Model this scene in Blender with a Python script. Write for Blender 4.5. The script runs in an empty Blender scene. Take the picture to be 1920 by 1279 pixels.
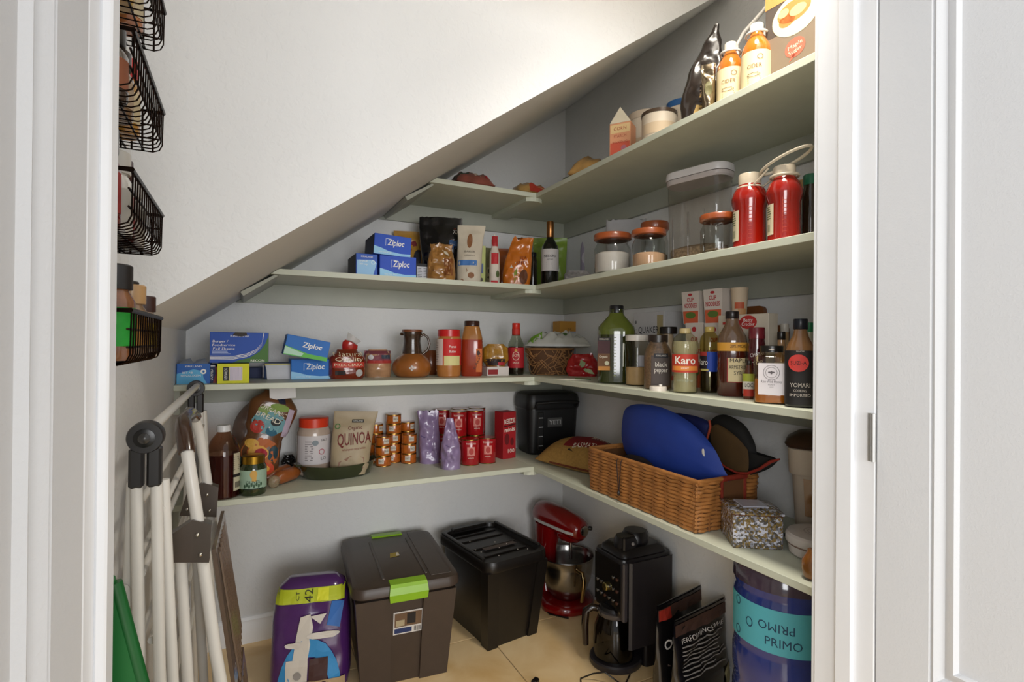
import bpy, bmesh, math, random
from mathutils import Vector, Matrix, noise
R = math.radians
scene = bpy.context.scene
COL = scene.collection
# ---------------------------------------------------------------- camera
CAM = Vector((-1.7257, -2.7491, 1.3903))
YAW, PITCH, ROLL, FPX = R(26.578), R(0.2188), R(0.4677), 1001.2
FWD = Vector((math.sin(YAW)*math.cos(PITCH), math.cos(YAW)*math.cos(PITCH), math.sin(PITCH)))
_r = Vector((math.cos(YAW), -math.sin(YAW), 0)); _u = _r.cross(FWD)
RIGHT = _r*math.cos(ROLL) + _u*math.sin(ROLL)
UP = _u*math.cos(ROLL) - _r*math.sin(ROLL)
cam = bpy.data.cameras.new('camera'); cam.sensor_width = 36; cam.lens = 36*FPX/1920; cam.clip_start = .02
camo = bpy.data.objects.new('camera', cam); COL.objects.link(camo)
camo.matrix_world = Matrix(((RIGHT.x, UP.x, -FWD.x, CAM.x), (RIGHT.y, UP.y, -FWD.y, CAM.y), (RIGHT.z, UP.z, -FWD.z, CAM.z), (0, 0, 0, 1)))
scene.camera = camo
# ---------------------------------------------------------------- light
w = bpy.data.worlds.new('world'); scene.world = w; w.use_nodes = True
w.node_tree.nodes['Background'].inputs[0].default_value = (.93, .96, 1, 1)
w.node_tree.nodes['Background'].inputs[1].default_value = 0.62
def area(name, loc, target, sx, sy, power, col, shape='RECTANGLE'):
    l = bpy.data.lights.new(name, 'AREA'); l.shape = shape; l.size = sx; l.size_y = sy; l.energy = power; l.color = col
    o = bpy.data.objects.new(name, l); COL.objects.link(o); o.location = loc
    o.rotation_euler = (Vector(target)-Vector(loc)).to_track_quat('-Z', 'Y').to_euler()
    return o
area('front_fill_light', (-1.5, -9.0, 1.75), (-1.3, -1.0, 1.45), 4.2, 2.5, 250, (1, 1, 1))  # added frontal fill far behind the camera, not a known window
area('left_fill_light', (-4.3, -5.6, 1.9), (-.5, -1.3, 1.1), 2.0, 1.6, 90, (.98, .99, 1))  # added fill from the left to brighten the right wall and jamb
lamp = area('pantry_ceiling_light', (-.62, -1.87, 2.81), (-.62, -1.87, 0), .22, .22, 8, (1, .92, .80), 'DISK')
lamp.data.spread = R(100)          # recessed downlight
scene.cycles.max_bounces = 9; scene.cycles.diffuse_bounces = 5; scene.cycles.glossy_bounces = 3; scene.cycles.transparent_max_bounces = 12
vs = scene.view_settings
vs.view_transform = 'Standard'; vs.look = 'None'; vs.gamma = 1; vs.use_curve_mapping = False
vs.exposure = 0.28
# ---------------------------------------------------------------- geometry helpers
def ray(px, py):
    return FWD + RIGHT*((px-960)/FPX) - UP*((py-639.5)/FPX)
def onz(px, py, z):
    d = ray(px, py); return CAM + d*((z-CAM.z)/d.z)
def ony(px, y, py=640):
    d = ray(px, py); return CAM + d*((y-CAM.y)/d.y)
def onx(px, x, py=640):
    d = ray(px, py); return CAM + d*((x-CAM.x)/d.x)
def depth(p): return (Vector(p)-CAM).dot(FWD)
def ppm(p): return FPX/depth(p)
def ztop(p, px, py):
    d = ray(px, py); k = depth(p)/d.dot(FWD); return CAM.z + d.z*k
def facecam(p, extra=0):
    return math.atan2(CAM.x-p[0], -(CAM.y-p[1])) + R(extra)
# --- colours and materials
def lin(c):
    if isinstance(c, str):
        c = c.lstrip('#'); c = [int(c[i:i+2], 16)/255 for i in (0, 2, 4)]
    return tuple(x/12.92 if x <= .04045 else ((x+.055)/1.055)**2.4 for x in c) + (1,)
MATS = {}
def mat(c, rough=.5, kind='plain', var=.06, scale=40, bump=0, spec=.5):
    key = (c, rough, kind, var, scale, bump, spec)
    if key in MATS: return MATS[key]
    m = bpy.data.materials.new('%s_%s' % (kind, str(c).lstrip('#'))); m.use_nodes = True
    nt = m.node_tree; N = nt.nodes; L = nt.links; b = N['Principled BSDF']; out = N['Material Output']
    col = lin(c)
    b.inputs['Roughness'].default_value = rough
    b.inputs['Specular IOR Level'].default_value = spec
    tc = N.new('ShaderNodeTexCoord')
    nz = N.new('ShaderNodeTexNoise'); nz.inputs['Scale'].default_value = scale; nz.inputs['Detail'].default_value = 3
    L.new(tc.outputs['Object'], nz.inputs['Vector'])
    mx = N.new('ShaderNodeMix'); mx.data_type = 'RGBA'
    mx.inputs['A'].default_value = tuple(max(0, x*(1-var*2)) for x in col[:3])+(1,)
    mx.inputs['B'].default_value = tuple(min(1, x*(1+var)) for x in col[:3])+(1,)
    L.new(nz.outputs['Fac'], mx.inputs['Factor']); L.new(mx.outputs['Result'], b.inputs['Base Color'])
    if bump:
        bp = N.new('ShaderNodeBump'); bp.inputs['Strength'].default_value = bump; bp.inputs['Distance'].default_value = .004
        L.new(nz.outputs['Fac'], bp.inputs['Height']); L.new(bp.outputs['Normal'], b.inputs['Normal'])
    if kind == 'metal': b.inputs['Metallic'].default_value = 1
    if kind == 'coat': b.inputs['Coat Weight'].default_value = .6; b.inputs['Coat Roughness'].default_value = .08
    if kind == 'glass':      # thin clear or tinted shell: see-through with a fresnel gloss
        tr = N.new('ShaderNodeBsdfTransparent'); tr.inputs[0].default_value = col
        gl = N.new('ShaderNodeBsdfGlossy'); gl.inputs['Roughness'].default_value = rough
        lw = N.new('ShaderNodeLayerWeight'); lw.inputs[0].default_value = .5
        pw = N.new('ShaderNodeMath'); pw.operation = 'POWER'; pw.inputs[1].default_value = 4; L.new(lw.outputs['Facing'], pw.inputs[0])
        fr = N.new('ShaderNodeMath'); fr.operation = 'MULTIPLY_ADD'; fr.inputs[1].default_value = .7; fr.inputs[2].default_value = .045; L.new(pw.outputs[0], fr.inputs[0])
        ms = N.new('ShaderNodeMixShader'); L.new(fr.outputs[0], ms.inputs[0]); L.new(tr.outputs[0], ms.inputs[1]); L.new(gl.outputs[0], ms.inputs[2])
        L.new(ms.outputs[0], out.inputs[0])
    if kind == 'film':       # cloudy plastic film: partly see-through
        tr = N.new('ShaderNodeBsdfTransparent'); ms = N.new('ShaderNodeMixShader'); ms.inputs[0].default_value = .45
        L.new(tr.outputs[0], ms.inputs[1]); L.new(b.outputs[0], ms.inputs[2]); L.new(ms.outputs[0], out.inputs[0])
    MATS[key] = m
    return m
def plastic(c, r=.3): return mat(c, r, 'plain', .04, 30)
def paper(c): return mat(c, .62, 'plain', .05, 25)
def shiny(c): return mat(c, .22, 'coat', .08, 30)
def glass(c='#ffffff', r=.03): return mat(c, r, 'glass')
def metal(c, r=.25): return mat(c, r, 'metal', .06, 60)
def ink(c): return mat(c, .6, 'plain', .02, 20)
WHITE_INK = '#f2f0ea'
# --- meshes as (verts, faces)
def join(*gs):
    V, F = [], []
    for g in gs:
        n = len(V); V += list(g[0]); F += [tuple(i+n for i in f) for f in g[1]]
    return V, F
def xf(g, loc=(0, 0, 0), rot=(0, 0, 0), s=1):
    from mathutils import Euler
    M = Matrix.Translation(loc) @ Euler(rot).to_matrix().to_4x4() @ (Matrix.Scale(s, 4) if not isinstance(s, tuple) else Matrix.Diagonal((*s, 1)))
    return [tuple(M @ Vector(v)) for v in g[0]], g[1]
def bm_geo(bm):
    bm.verts.index_update()
    g = ([tuple(v.co) for v in bm.verts], [tuple(v.index for v in f.verts) for f in bm.faces]); bm.free(); return g
def box(x0, x1, y0, y1, z0, z1, bev=0, seg=1):
    V = [(x, y, z) for z in (z0, z1) for y in (y0, y1) for x in (x0, x1)]
    F = [(0, 2, 3, 1), (4, 5, 7, 6), (0, 1, 5, 4), (2, 6, 7, 3), (0, 4, 6, 2), (1, 3, 7, 5)]
    if not bev: return V, F
    bm = bmesh.new(); vs_ = [bm.verts.new(v) for v in V]
    for f in F: bm.faces.new([vs_[i] for i in f])
    bmesh.ops.bevel(bm, geom=bm.edges[:], offset=bev, segments=seg, affect='EDGES', profile=.5)
    return bm_geo(bm)
def cbox(w, d, h, bev=0, seg=1, z=0): return box(-w/2, w/2, -d/2, d/2, z, z+h, bev, seg)
def loft(rings, cap0=True, cap1=True, closed=True):
    V, F = [], []; n = len(rings[0])
    for r in rings: V += list(r)
    for k in range(len(rings)-1):
        for i in range(n if closed else n-1):
            j = (i+1) % n; F.append((k*n+i, k*n+j, (k+1)*n+j, (k+1)*n+i))
    if cap0: F.append(tuple(reversed(range(n))))
    if cap1: F.append(tuple(range((len(rings)-1)*n, len(rings)*n)))
    return V, F
def circ(r, z, n=24, sx=1, sy=1, p=2, ox=0, oy=0):
    o = []
    for i in range(n):
        a = 2*math.pi*i/n + (math.pi/n if p > 2 else 0); c, s = math.cos(a), math.sin(a)
        k = 1 if p == 2 else (abs(c)**p+abs(s)**p)**(-1/p)
        o.append((ox+r*k*c*sx, oy+r*k*s*sy, z))
    return o
def lathe(prof, n=24, sx=1, sy=1, p=2, cap0=True, cap1=True):
    return loft([circ(r, z, n, sx, sy, p) for r, z in prof], cap0, cap1)
def tube(pts, r, n=8, caps=True, closed=False):
    pts = [Vector(p) for p in pts]; rings = []; m = len(pts); prev = None
    for i, p in enumerate(pts):
        if closed: t = pts[(i+1) % m]-pts[i-1]
        else: t = pts[min(i+1, m-1)]-pts[max(i-1, 0)]
        t.normalize()
        if prev is None:
            a = Vector((0, 0, 1)) if abs(t.z) < .9 else Vector((1, 0, 0)); u = t.cross(a).normalized()
        else:
            u = (prev - t*prev.dot(t)).normalized()
        prev = u; v = t.cross(u); rr = r[i] if isinstance(r, (list, tuple)) else r
        rings.append([tuple(p+(u*math.cos(2*math.pi*k/n)+v*math.sin(2*math.pi*k/n))*rr) for k in range(n)])
    if closed: rings.append(rings[0]); return loft(rings, False, False)
    return loft(rings, caps, caps)
def arc(fn, n): return [fn(i/n) for i in range(n+1)]
def prism(poly, y0, y1):          # poly in (x, z), counter-clockwise seen from -y
    n = len(poly); V = [(x, y0, z) for x, z in poly]+[(x, y1, z) for x, z in poly]
    return V, [tuple(range(n)), tuple(range(2*n-1, n-1, -1))]+[(i, i+n, (i+1) % n+n, (i+1) % n) for i in range(n)]
def sphere(r, c=(0, 0, 0), n=12, s=(1, 1, 1)):
    rings = [[(c[0]+r*s[0]*math.sin(t)*math.cos(2*math.pi*i/n), c[1]+r*s[1]*math.sin(t)*math.sin(2*math.pi*i/n), c[2]-r*s[2]*math.cos(t)) for i in range(n)]
             for t in [math.pi*(k+.02)/(n/2+.04)*1.0 for k in range(n//2+1)]]
    return loft(rings)
# --- objects
def setp(o, label=None, cat=None, group=None, kind=None):
    if label: o['label'] = label
    if cat: o['category'] = cat
    if group: o['group'] = group
    if kind: o['kind'] = kind
    return o
def obj(name, g, m, parent=None, loc=(0, 0, 0), rot=(0, 0, 0), smooth=None, me=None):
    if me is None:
        me = bpy.data.meshes.new(name); me.from_pydata([tuple(v) for v in g[0]], [], g[1]); me.materials.append(m)
        if smooth is not None:
            bm = bmesh.new(); bm.from_mesh(me); bmesh.ops.recalc_face_normals(bm, faces=bm.faces); bm.to_mesh(me); bm.free()
            for p in me.polygons: p.use_smooth = True
            if smooth: me.set_sharp_from_angle(angle=R(smooth))
        else:
            bm = bmesh.new(); bm.from_mesh(me); bmesh.ops.recalc_face_normals(bm, faces=bm.faces); bm.to_mesh(me); bm.free()
    o = bpy.data.objects.new(name, me); COL.objects.link(o)
    if parent: o.parent = parent
    o.location = loc; o.rotation_euler = rot
    return o
def thing(name, label, cat, loc=(0, 0, 0), rz=0, group=None, rot=None):
    o = bpy.data.objects.new(name, None); COL.objects.link(o); o.empty_display_size = .05
    o.location = loc; o.rotation_euler = rot or (0, 0, rz)
    return setp(o, label, cat, group)
def copy_tree(o, parent=None):
    c = o.copy(); COL.objects.link(c); c.parent = parent
    for ch in list(o.children): copy_tree(ch, c)
    return c
def struct(name, g, m, smooth=None): return setp(obj(name, g, m, smooth=smooth), kind='structure')
# --- flat print conformed to a surface. A "map" turns label coordinates (x across, z up) into local space
def mflat(y, e=.0006): return lambda x, z: (x, y-e, z)
def mcyl(rad, e=.0007, sy=1, a0=0, p=2):
    def f(x, z):
        a = x/rad+a0; s_, c_ = math.sin(a), math.cos(a); k = 1 if p == 2 else (abs(c_)**p+abs(s_)**p)**(-1/p)
        return ((rad*k+e)*s_, -(rad*k*sy+e)*c_, z)
    return f
def mside(x0, e=.0006): return lambda y, z: (x0+e, y, z)          # right side of a box (faces +x)
def msidel(x0, e=.0006): return lambda y, z: (x0-e, -y, z)        # left side of a box (faces -x)
def mtop(z0, e=.0006): return lambda x, y: (x, y, z0+e)
def grid(x0, x1, z0, z1, nx=1, nz=1, f=None):
    V = [(x0+(x1-x0)*i/nx, z0+(z1-z0)*j/nz) for j in range(nz+1) for i in range(nx+1)]
    F = [(j*(nx+1)+i, j*(nx+1)+i+1, (j+1)*(nx+1)+i+1, (j+1)*(nx+1)+i) for j in range(nz) for i in range(nx)]
    if f: V = [f(*v) for v in V]
    return V, F
def ell(cx, cz, rx, rz, n=20):
    V = [(cx+rx*k*math.cos(2*math.pi*i/n), cz+rz*k*math.sin(2*math.pi*i/n)) for k in (1, .66, .33) for i in range(n)]+[(cx, cz)]
    F = [(k*n+i, k*n+(i+1) % n, (k+1)*n+(i+1) % n, (k+1)*n+i) for k in (0, 1) for i in range(n)]+[(2*n+i, 2*n+(i+1) % n, 3*n) for i in range(n)]
    return V, F
def poly(*pts): return list(pts), [tuple(range(len(pts)))]
def ringp(cx, cz, rx, rz, t, n=24):
    V = [(cx+(rx-k)*math.cos(2*math.pi*i/n), cz+(rz-k)*math.sin(2*math.pi*i/n)) for k in (0, t) for i in range(n)]
    return V, [(i, (i+1) % n, (i+1) % n+n, i+n) for i in range(n)]
TEXTS = {}
def txt(s, cx, cz, size, width=None, rot=0, shear=0, bold=0, align='CENTER'):
    key = (s, shear, bold, align)
    if key not in TEXTS:
        cu = bpy.data.curves.new('lettering', 'FONT'); cu.body = s; cu.size = 1; cu.align_x = align; cu.align_y = 'CENTER'
        cu.resolution_u = 2; cu.shear = shear; cu.offset = bold; cu.space_line = .85
        o = bpy.data.objects.new('lettering', cu); me = bpy.data.meshes.new_from_object(o)
        TEXTS[key] = ([(v.co.x, v.co.y) for v in me.vertices], [tuple(p.vertices) for p in me.polygons])
        bpy.data.objects.remove(o); bpy.data.curves.remove(cu); bpy.data.meshes.remove(me)
    V, F = TEXTS[key]
    kx = size
    if width and V:
        ext = max(v[0] for v in V)-min(v[0] for v in V); kx = width/max(ext, 1e-6)
    c, s_ = math.cos(R(rot)), math.sin(R(rot))
    return [(cx+v[0]*kx*c-v[1]*size*s_, cz+v[0]*kx*s_+v[1]*size*c) for v in V], F
def lines(x0, x1, z0, z1, n, t, seed=0, nx=1):     # rows of small print as thin bars
    rnd = random.Random(seed); gs = []
    for i in range(n):
        z = z1-(z1-z0)*(i+.5)/n; x = x1-(x1-x0)*rnd.random()*.35
        gs.append(grid(x0, x, z-t/2, z+t/2, max(nx, 1)))
    return join2(*gs)
def join2(*gs):
    V, F = [], []
    for g in gs:
        n = len(V); V += list(g[0]); F += [tuple(i+n for i in f) for f in g[1]]
    return V, F
def dec(parent, mp, name, m, *gs, **kw):
    if len(gs) > 1:                 # each print is a piece of its own
        for g in gs: o = dec(parent, mp, name, m, g, **kw)
        return o
    g = gs[0]; V = [mp(*v) for v in g[0]]
    me = bpy.data.meshes.new(name); me.from_pydata(V, [], g[1]); me.materials.append(m)
    if kw.get('smooth'):
        for p in me.polygons: p.use_smooth = True
    o = bpy.data.objects.new(name, me); COL.objects.link(o); o.parent = parent
    if kw.get('label'): o['label'] = kw['label']
    return o
def up(mp, e):                      # the same surface lifted a little more
    return lambda x, z: (lambda p, q: p)(mp(x, z), 0) if not e else lift(mp, x, z, e)
def lift(mp, x, z, e, h=.0015):
    a, b, c = Vector(mp(x, z)), Vector(mp(x+h, z)), Vector(mp(x, z+h))
    n = (b-a).cross(c-a)
    return tuple(a+n.normalized()*e) if n.length > 1e-12 else tuple(a)
# ================================================================= the room
XL, YS, ZS, SL, ZC = -1.958, -1.298, 2.808, .7027, 2.86
YI, YO, XJR, XJL, ZH = -1.964, -2.094, -.552, -1.865, 2.44
SH = (2.1295, 1.6765, 1.2253, .7838); TH, SD = .0217, .45
def wallmat(c, bump=.25, sc=55):
    m = bpy.data.materials.new('wall_paint'); m.use_nodes = True; nt = m.node_tree; N = nt.nodes; L = nt.links; b = N['Principled BSDF']
    b.inputs['Base Color'].default_value = lin(c); b.inputs['Roughness'].default_value = .75
    tc = N.new('ShaderNodeTexCoord'); nz = N.new('ShaderNodeTexNoise'); nz.inputs['Scale'].default_value = sc; nz.inputs['Detail'].default_value = 6; nz.inputs['Distortion'].default_value = .4
    rp = N.new('ShaderNodeValToRGB'); rp.color_ramp.elements[0].position = .48; rp.color_ramp.elements[1].position = .62
    bp = N.new('ShaderNodeBump'); bp.inputs['Strength'].default_value = bump; bp.inputs['Distance'].default_value = .003
    n2 = N.new('ShaderNodeTexNoise'); n2.inputs['Scale'].default_value = 3
    mx = N.new('ShaderNodeMix'); mx.data_type = 'RGBA'; k = lin(c); mx.inputs['A'].default_value = tuple(x*.95 for x in k[:3])+(1,); mx.inputs['B'].default_value = k
    L.new(tc.outputs['Object'], nz.inputs['Vector']); L.new(tc.outputs['Object'], n2.inputs['Vector']); L.new(n2.outputs['Fac'], mx.inputs['Factor'])
    L.new(mx.outputs['Result'], b.inputs['Base Color'])
    L.new(nz.outputs['Fac'], rp.inputs['Fac']); L.new(rp.outputs['Color'], bp.inputs['Height']); L.new(bp.outputs['Normal'], b.inputs['Normal'])
    return m
M_wall = wallmat('#e1e1e0'); M_smooth = wallmat('#e0e0de', .08, 30)
M_trim = mat('#eff0f2', .35, 'plain', .02, 12); M_door = wallmat('#dcdddf', .10, 220)
M_sage = mat('#c6cab8', .45, 'plain', .05, 14); M_cleat = mat('#a9ab9e', .5, 'plain', .06, 12)
struct('wall_back', box(-2.06, .1, 0, .1, 0, ZC), M_wall)
struct('wall_right', box(0, .1, -2.09, 0, 0, ZC), M_wall)
struct('wall_left', box(XL-.1, XL, -2.09, 0, 0, ZC), M_wall)
zl = ZS+SL*XL
struct('ceiling_slope', prism([(XL, zl), (0, ZS), (0, ZS+.05), (XL, zl+.05)], YS+.05, 0), M_smooth)
struct('wall_stairs', prism([(XL, zl), (0, ZS), (0, ZC), (XL, ZC)], YS, YS+.05), M_wall)
struct('ceiling', box(XL-.1, .1, -2.1, YS, ZC, ZC+.05), M_wall)
struct('wall_front', join(box(XJR+.02, 0, YO, YI, 0, ZC), box(XL, XJL-.02, YO, YI, 0, ZC), box(XJL-.02, XJR+.02, YO, YI, ZH+.02, ZC),
       box(.0, 2.2, YO, YI, 0, ZC), box(-4.2, XL, YO, YI, 0, ZC)), M_wall)
# door lining (jambs with their stops) and casings
def jamb(x, s):      # s = +1 board extends to +x
    a, b = sorted((x, x+.02*s)); c, d = sorted((x, x-.011*s))
    return join(box(a, b, YO, YI, 0, ZH, .0015), box(c, d, -2.053, -2.018, 0, ZH-.011, .002))
struct('trim_1', jamb(XJR, 1), M_trim)
struct('trim_2', jamb(XJL, -1), M_trim)
struct('trim_3', join(box(XJL-.02, XJR+.02, YO, YI, ZH, ZH+.02)), M_trim)
prof = [(0, 0), (0, .010), (.004, .013), (.020, .0135), (.024, .016), (.030, .0175), (.036, .016), (.040, .0135), (.046, .013), (.060, .016), (.070, .0195), (.080, .0205), (.086, .018), (.088, .0)]
def casing(x, s, y, dirn):
    ring = [(x+s*a, y+dirn*b) for a, b in prof]
    return loft([[(p[0], p[1], z) for p in ring] for z in (0, ZH+.09)])
struct('trim_4', casing(XJL-.04, -1, YO, -1), M_trim, 40)
struct('trim_5', casing(XJR+.04, 1, YO, -1), M_trim, 40)
struct('trim_6', casing(XJR+.006, 1, YI, 1), M_trim, 40)
# baseboards
def base_prof(): return [(0, 0), (.014, 0), (.014, .085), (.011, .095), (.012, .105), (.006, .118), (0, .12)]
bb = [(a, z) for a, z in base_prof()]
struct('baseboard_back', loft([[(x, -a, z) for a, z in bb] for x in (XL, 0)]), M_trim, 30)
struct('baseboard_right', loft([[(-a, y, z) for a, z in bb] for y in (-1.96, 0)]), M_trim, 30)
struct('baseboard_left', loft([[(XL+a, y, z) for a, z in bb] for y in (-1.96, 0)]), M_trim, 30)
# floor with separate tiles
M_grout = mat('#b9a98c', .9, 'plain', .1, 80)
floor = struct('floor', box(-4.2, 2.2, -6, .1, -.06, -.006), M_grout)
def tile_mat():
    m = bpy.data.materials.new('travertine_tile'); m.use_nodes = True; nt = m.node_tree; N = nt.nodes; L = nt.links; b = N['Principled BSDF']
    tc = N.new('ShaderNodeTexCoord'); oi = N.new('ShaderNodeObjectInfo'); ad = N.new('ShaderNodeVectorMath'); ad.operation = 'ADD'
    L.new(tc.outputs['Object'], ad.inputs[0]); L.new(oi.outputs['Location'], ad.inputs[1])
    nz = N.new('ShaderNodeTexNoise'); nz.inputs['Scale'].default_value = 5; nz.inputs['Detail'].default_value = 8; nz.inputs['Distortion'].default_value = .8
    L.new(ad.outputs[0], nz.inputs['Vector'])
    rp = N.new('ShaderNodeValToRGB'); e = rp.color_ramp.elements
    e[0].position = .3; e[0].color = lin('#ddb87e'); e[1].position = .72; e[1].color = lin('#f0d5a6')
    L.new(nz.outputs['Fac'], rp.inputs['Fac']); L.new(rp.outputs['Color'], b.inputs['Base Color']); b.inputs['Roughness'].default_value = .32
    return m
M_tile = tile_mat()
TS = .60; tm = None; ta = R(26.5)*0
tx0, ty0 = -0.678, -.42                      # one joint crossing seen in front of the dark tote
for i in range(-3, 2):
    for j in range(-6, 2):
        x0, y0 = tx0+i*TS, ty0+j*TS
        xa, xb = max(x0, XL), min(x0+TS, 0); ya, yb = max(y0, -3.2), min(y0+TS, 0)
        if xb-xa < .02 or yb-ya < .02: continue
        g = box(xa-(xa+xb)/2+.0025, (xb-xa)/2-.0025, -(yb-ya)/2+.0025, (yb-ya)/2-.0025, -.006, 0, .0012)
        obj('tile', g, M_tile, floor, loc=((xa+xb)/2, (ya+yb)/2, 0))
# the open door leaf on the right, swung out of the opening
T, H, W, st = .035, 2.43, .64, .098
def leaf(name, x, sg):                      # sg = +1: the slab lies to +x of its visible face
    door = setp(thing(name, None, None, (x, YO-.0025, 0)), kind='structure')
    def dpart(n, g, sm=None): return obj(n, ([(v[0]*sg, v[1], v[2]) for v in g[0]], g[1]), M_door, door, smooth=sm)
    dpart('stile', box(0, T, -st, 0, .008, H, .002)); dpart('stile', box(0, T, -W, -W+st, .008, H, .002))
    for z0, z1 in ((.008, .22), (.60, .745), (H-.14, H)): dpart('rail', box(0, T, -W+st, -st, z0, z1, .001))
    for z0, z1 in ((.22, .60), (.745, H-.14)):
        dpart('panel', box(.012, T-.012, -W+st, -st, z0, z1))
        y0, y1 = -W+st, -st
        pr = [(0, .014), (0, .004), (.006, .0), (.012, .004), (.020, .011), (.026, .007), (.036, .0045), (.042, .012)]   # (inset, recess) of the sticking
        dpart('moulding', loft([[(d, y0+a, z0+a), (d, y1-a, z0+a), (d, y1-a, z1-a), (d, y0+a, z1-a)] for a, d in pr], False, False), 25)
    if sg > 0: obj('hinge', join(lathe([(.0055, 0), (.0055, .1)], 10), box(-.001, .003, .0, .010, 0, .1)), metal('#c3c3c1', .5), door, loc=(-.004*sg, .004, 1.15), smooth=40)
leaf('door_1', XJR, 1)
leaf('door_2', XJL, -1)
# ================================================================= shelving
def shelf(z, label, xend, slope):
    t = thing('pantry_shelf', label, 'shelf', (0, 0, z))
    if slope:                                 # board end cut along the stair slope
        d = TH/SL
        g = prism([(xend, 0), (-SD, 0), (-SD, -TH), (xend-d, -TH)], -SD, 0)
        g = join(g, )
        obj('back_board', g, M_sage, t)
    else: obj('back_board', box(xend, -SD, -SD, 0, -TH, 0, .0012), M_sage, t)
    obj('side_board', box(-SD, 0, YI+.02, 0, -TH, 0, .0012), M_sage, t)
    e = xend if not slope else xend-TH/SL
    ch = .09
    if slope:
        obj('wall_cleat', prism([(e, -TH), (-.019, -TH), (-.019, -TH-ch), (e-ch/SL, -TH-ch)], -.019, 0), M_cleat, t)
        # board fixed to the slope that carries the shelf end
        a = math.atan(SL); c, s = math.cos(a), math.sin(a); o = (e, -TH)
        q = [(o[0]-.13*c, o[1]-.13*s), (o[0]+.02*c, o[1]+.02*s), (o[0]+.02*c+.019*s, o[1]+.02*s-.019*c-0), (o[0]-.13*c+.019*s, o[1]-.13*s-.019*c)]
        obj('slope_cleat', prism([(p[0], min(p[1], -TH)) if k in (1, 2) else p for k, p in enumerate(q)][::-1], -SD+.02, -.019), M_cleat, t)
    else:
        obj('wall_cleat', box(e, -.019, -.019, 0, -TH-ch, -TH, .001), M_cleat, t)
        obj('end_cleat', box(e, e+.019, -SD+.02, -.019, -TH-ch, -TH, .001), M_cleat, t)
    obj('wall_cleat', box(-.019, 0, YI+.02, 0, -TH-ch, -TH, .001), M_cleat, t)
    ring = [(-SD-.045+.09*(k/6), -.43-.02*math.sin(math.pi*k/6)) for k in range(7)]
    pl = [(p[0], p[1]) for p in ring]+[(-SD+.045, -.02), (-SD-.045, -.02)]
    obj('joint_batten', loft([[(a, b, zz) for a, b in pl] for zz in (-TH-.019, -TH)]), M_sage, t)
    return t
def xs(z): return (z-ZS)/SL
shelf(SH[0], 'top sage-green corner shelf under the stair slope', xs(SH[0])+.004, 1)
shelf(SH[1], 'second sage-green corner shelf from the top', xs(SH[1])+.004, 1)
shelf(SH[2], 'third sage-green corner shelf with boxes, jars and bottles', XL, 0)
shelf(SH[3], 'lowest sage-green corner shelf above the floor totes', XL, 0)
# ================================================================= builders for the goods
class Spot: pass
def spot(px, z, wpx, top, base=None, y=None, x=None, d=None, turn=0, face=None):
    """where a thing stands: its column, the shelf height z, its apparent width, and either the row of its
    front foot (base) or its distance from the back wall (y) / side wall (x)"""
    s = Spot()
    if base is not None:
        p = onz(px, base, z); w_ = wpx/ppm(p); dd = w_ if d is None else d
        v = Vector((p.x-CAM.x, p.y-CAM.y, 0)).normalized()
        if face == 'b': v = Vector((v.x/v.y, 1, 0))
        if face == 'r': v = Vector((1, v.y/v.x, 0))
        p = p + v*dd/2
    elif y is not None: p = ony(px, y)
    else: p = onx(px, x)
    s.x, s.y, s.z = p.x, p.y, z
    s.w = wpx/ppm((p.x, p.y, z)); s.d = s.w if d is None else d
    s.h = ztop((p.x, p.y, z), px, top)-z
    s.p = Vector((s.x, s.y, z))
    s.rz = {None: facecam(s.p), 'b': 0, 'r': R(-90)}[face] + R(turn)
    return s
def T_(s, name, label, cat, group=None, lean=0, roll=0):
    return thing(name, label, cat, (s.x, s.y, s.z), group=group, rot=(R(lean), R(roll), s.rz))
def sc(pr, s): return [(r*s.w/2, z*s.h) for r, z in pr]
def bottle(s, name, label, cat, prof, m, cap=None, liquid=None, group=None, n=24, p=2, sy=1, smooth=35, lean=0):
    """prof: (radius/half width, height/total). cap: (radius, z0, z1, material). liquid: (z0, level, material)"""
    t = T_(s, name, label, cat, group, lean); s.sup = p
    obj('body', lathe(sc(prof, s), n, 1, sy, p), m, t, smooth=smooth)
    if liquid:
        z0, z1, lm = liquid; q = []
        for k in range(9):
            z = z0+(z1-z0)*k/8; q.append((rad(prof, z)*.93, z))
        obj('contents', lathe(sc(q, s), n, 1, sy, p), lm, t, smooth=40)
    if cap:
        r, z0, z1, cm = cap
        obj('cap', lathe(sc([(r*.96, z0), (r, z0+.004), (r, z1-.012), (r*.93, z1)], s), 20, 1, 1), cm, t, smooth=40)
    return t
def rad(prof, z):
    for (r0, z0), (r1, z1) in zip(prof, prof[1:]):
        if z0 <= z <= z1: return r0+(r1-r0)*((z-z0)/(z1-z0) if z1 > z0 else 0)
    return prof[-1][0]
def band(t, s, r, z0, z1, m, a=180, c=0, name='label', sy=1, n=28):
    """paper label wrapped on a round body: a = angle covered, c = where its middle sits"""
    rr = r*s.w/2; q = mcyl(rr, .0008, sy, R(c), getattr(s, 'sup', 2)); L = rr*R(a)/2
    dec(t, q, name, m, grid(-L, L, z0*s.h, z1*s.h, n, 1), smooth=1)
def onband(s, r, c=0, e=.0014, sy=1): return mcyl(r*s.w/2, e, sy, R(c), getattr(s, 'sup', 2))
def carton(s, name, label, cat, m, group=None, lean=0, roll=0, bev=.0012, side=None):
    t = T_(s, name, label, cat, group, lean, roll)
    obj('carton', cbox(s.w, s.d, s.h, bev), m, t)
    t_front = mflat(-s.d/2)
    return t, t_front
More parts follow.
